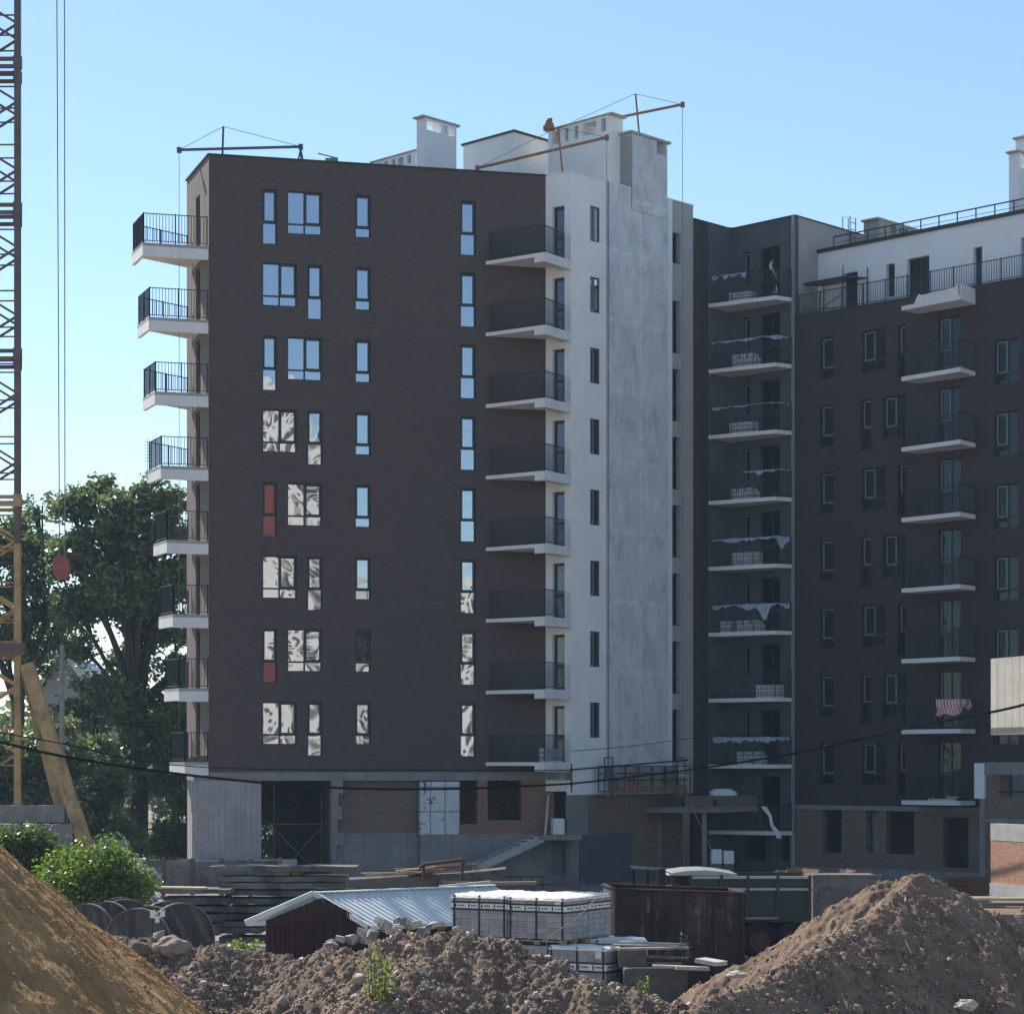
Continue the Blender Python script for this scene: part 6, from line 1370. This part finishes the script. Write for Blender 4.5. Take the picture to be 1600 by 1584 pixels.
for i in range(9): 
    rr = random.Random(i); a = at(1225+14*i, 1362-4*math.sin(i*.9), 69+rr.random()); mb = MB(); mb.box(a.x-.25, a.x+.25, a.y-.2, a.y+.2, 1.4, a.z, j=.1)
    tag(mb.build('brick_rubble', M['brick_lump'], None, org=a), 'lump of red brick rubble heaped behind the truck', 'brick rubble', 'brick rubble behind the truck')
ordinal('brick rubble behind the truck', 'red brick rubble lump behind the truck, %s from the left')
# lean-to sheet near the cradle foot
Y = 84; lt = thing('sheet_shelter', 'low flat sheet shelter on thin posts left of the truck cab', 'shelter', (xy(1015, Y).x, Y, 0)); o = WL[lt.name]
mb = MB(); a, b = at(986, 1354, Y), at(1052, 1358, Y); mb.bar(a, b, 1.6, .05); mb.build('roof_sheet', M['conc'], lt, org=o)
for px in (990, 1012, 1036): mb = MB(); q = at(px, 1356, Y-.6); mb.tube([(q.x, q.y, 0), q], .05, 6); mb.build('post', M['rubber'], lt, org=o)
# timber and concrete in the gap between pallets and container
for i, (x0, y0, x1, y1, Y, th_, lab) in enumerate([(962, 1471, 1074, 1475, 50.2, .05, 'upper bleached plank of the pile before the container'), (958, 1476, 1060, 1478, 49.6, .05, 'second plank of the pile before the container'), (966, 1482, 1076, 1480, 49.2, .06, 'third plank of the pile, lit along its edge'), (1012, 1494, 1075, 1497, 49.5, .06, 'dark plank below the bleached ones'), (1020, 1508, 1105, 1511, 48.6, .05, 'lowest pale plank sunk in the earth'), (1055, 1511, 1108, 1513, 48.4, .1, 'mossy short plank beside the soil heap')]):
    mb = MB(); mb.bar(at(x0, y0, Y), at(x1, y1, Y), .2, th_*.7); tag(mb.build('plank', M['wood' if i in (1, 3) else 'wood_grey'], None, org=at(x0, y0, Y)), lab, 'plank', 'planks before the container')
mb = MB(); a, b = at(966, 1484, 49.4), at(1011, 1512, 49.4); mb.box(a.x, b.x, 49.4, 50.1, b.z, a.z); tag(mb.build('concrete_block', M['conc_dark'], None, org=(a.x, 49.4, b.z), bevel=.02), 'square concrete block carrying the planks before the container', 'concrete block')
mb = MB(); a, b = at(975, 1513, 48.8), at(1075, 1560, 48.8); mb.box(a.x, b.x, 48.8, 50.4, 0, a.z); tag(mb.build('concrete_block', M['conc_dark'], None, org=(a.x, 48.8, 0), bevel=.03), 'wide dark concrete block at the bottom of the gap beside the pallets', 'concrete block')
mb = MB(); a = at(1110, 1502, 47.5); mb.bar(at(1094, 1499, 47.5), at(1128, 1505, 47.2), .4, .08); tag(mb.build('pipe_half', M['conc_pale'], None, org=a), 'pale curved slab edge showing over the soil heap', 'slab')

# ------------------------------------------------------------------ unfinished annex on the right edge
aP = xy(1548, 75.0); ad = Vector((.30, -.954)).normalized(); wa = Wall(aP, aP+ad*7)
an = thing('unfinished_annex', 'sunlit concrete parapet and orange brick wall at the right picture edge', 'annex', (*aP, 0)); o = WL[an.name]
zA = lambda py: zof(py, 75.0)
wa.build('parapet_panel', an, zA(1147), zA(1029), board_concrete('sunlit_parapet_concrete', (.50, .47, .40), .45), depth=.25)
wa.build('plinth', an, 0, zA(1379), M['conc_pale'], depth=.3, out=.04)
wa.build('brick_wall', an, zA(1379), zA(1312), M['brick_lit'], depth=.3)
wa.build('concrete_beam', an, zA(1312), zA(1286), M['conc_pale'], depth=.3, out=.01)
bk = Vector((.9, .43)).normalized()*3
mb = MB(); q = [aP, wa.pt(7), wa.pt(7)+bk, aP+bk]; mb.prism([(v.x, v.y) for v in q], zA(1147)-.02, zA(1147)+.2); mb.build('floor_slab', M['base'], an, org=o)
mb = MB()
for s_ in (.3, 3.4, 6.6): p = wa.pt(s_, -1.2 if s_ < 1 else -.2); mb = MB(); mb.box(p.x-.15, p.x+.15, p.y-.15, p.y+.15, zA(1286) if s_ > 1 else 0, zA(1147)-.02); mb.build('column', M['base'], an, org=o)
wb = Wall(aP+bk*.98, wa.pt(7)+bk*.98); wb.build('rear_wall', an, 0, zA(1147), M['brick_dim'], depth=.2)
Yf = 95; fr = thing('brick_frame', 'shaded brick bay with a grey concrete frame between the right block and the annex', 'annex', (*xy(1540, Yf), 0)); o = WL[fr.name]
wfb = Wall(xy(1527, Yf), xy(1640, Yf-3)); zF = lambda py: zof(py, Yf)
fop = [(wfb.s(1562), wfb.s(1620), zF(1244), zF(1210))]
wfb.build('brick_wall', fr, 0, zF(1190), M['brick_dim'], fop, s0=wfb.s(1541), depth=.5)
wfb.build('concrete_beam', fr, zF(1210), zF(1191), M['base'], s0=wfb.s(1536), depth=.5, out=.06)
wfb.build('concrete_beam', fr, zF(1284), zF(1278), M['base'], s0=wfb.s(1541), depth=.5, out=.05)
wfb.build('white_pillar', fr, zF(1247), zF(1192), M['white2'], s0=wfb.s(1525), s1=wfb.s(1540), depth=.4, out=.1)
wfb.build('grey_pillar', fr, 0, zF(1247), M['base'], s0=wfb.s(1533), s1=wfb.s(1541), depth=.4, out=.08)
mb = MB(); p, q = wfb.pt(0, -2), wfb.pt(wfb.len, -2); mb.add([(*p, 0), (*q, 0), (*q, zF(1190)), (*p, zF(1190))], [(0, 1, 2, 3)]); mb.build('rear_wall', M['base'], fr, org=o)
mb = MB(); mb.tube([(*wfb.pt(wfb.s(1560), .1), zF(1236)), (*wfb.pt(wfb.s(1640), .1), zF(1236))], .03, 5); mb.build('bar', M['rust'], fr, org=o)
# rebar cage, planks and stones at the right edge
Y = 70; mb = MB()
for i in range(20): x = at(1482+3.3*i, 0, Y).x; [mb.tube([(x, Y+d, zof(1402, Y)), (x, Y+d, zof(1371, Y))], .018, 4) for d in (0, .5)]
for zz in (1373, 1386, 1400): [mb.tube([(at(1480, 0, Y).x, Y+d, zof(zz, Y)), (at(1547, 0, Y).x, Y+d, zof(zz, Y))], .02, 4) for d in (0, .5)]
tag(mb.build('rebar_cage', M['rust'], None, org=at(1482, 1402, Y)), 'dark rusty reinforcement cage lying before the right block', 'rebar cage')
Y = 60
for i, (x0, x1, y0, lab) in enumerate(((1495, 1640, 1404, 'long pale plank on the ground at the right edge'), (1500, 1560, 1402, 'short plank resting on the long pale plank'), (1515, 1620, 1412, 'dark weathered plank under the pale one'))):
    mb = MB(); mb.bar(at(x0, y0, Y+i*.4-(i == 2)*1), at(x1, y0+.5, Y+i*.4-(i == 2)*1), .3, .07); tag(mb.build('plank', M['wood' if i == 2 else 'wood_new'], None, org=at(x0, y0, Y)), lab, 'plank', 'planks at the right edge')
gmb = MB(); a, b = at(1460, 1408, 60), at(1700, 1440, 56); gmb.prism([(a.x, 57), (b.x+3, 57), (b.x+3, 62), (a.x, 62)], 0, zof(1414, 59)-.1); tag(gmb.build('earth_bank', M['soil'], None, org=(a.x, 58, 0)), 'flat bank of earth carrying the planks at the right edge', 'earth bank')
for i, (px, py) in enumerate(((1590, 1430), (1598, 1422), (1594, 1438))): boulder('white stone at the right picture edge above the soil heap', px, py, 54, .07, 'stone_pale', 20+i)['group'] = 'white stones at the right edge'
ordinal('white stones at the right edge', 'white stone at the right picture edge, %s from the left')
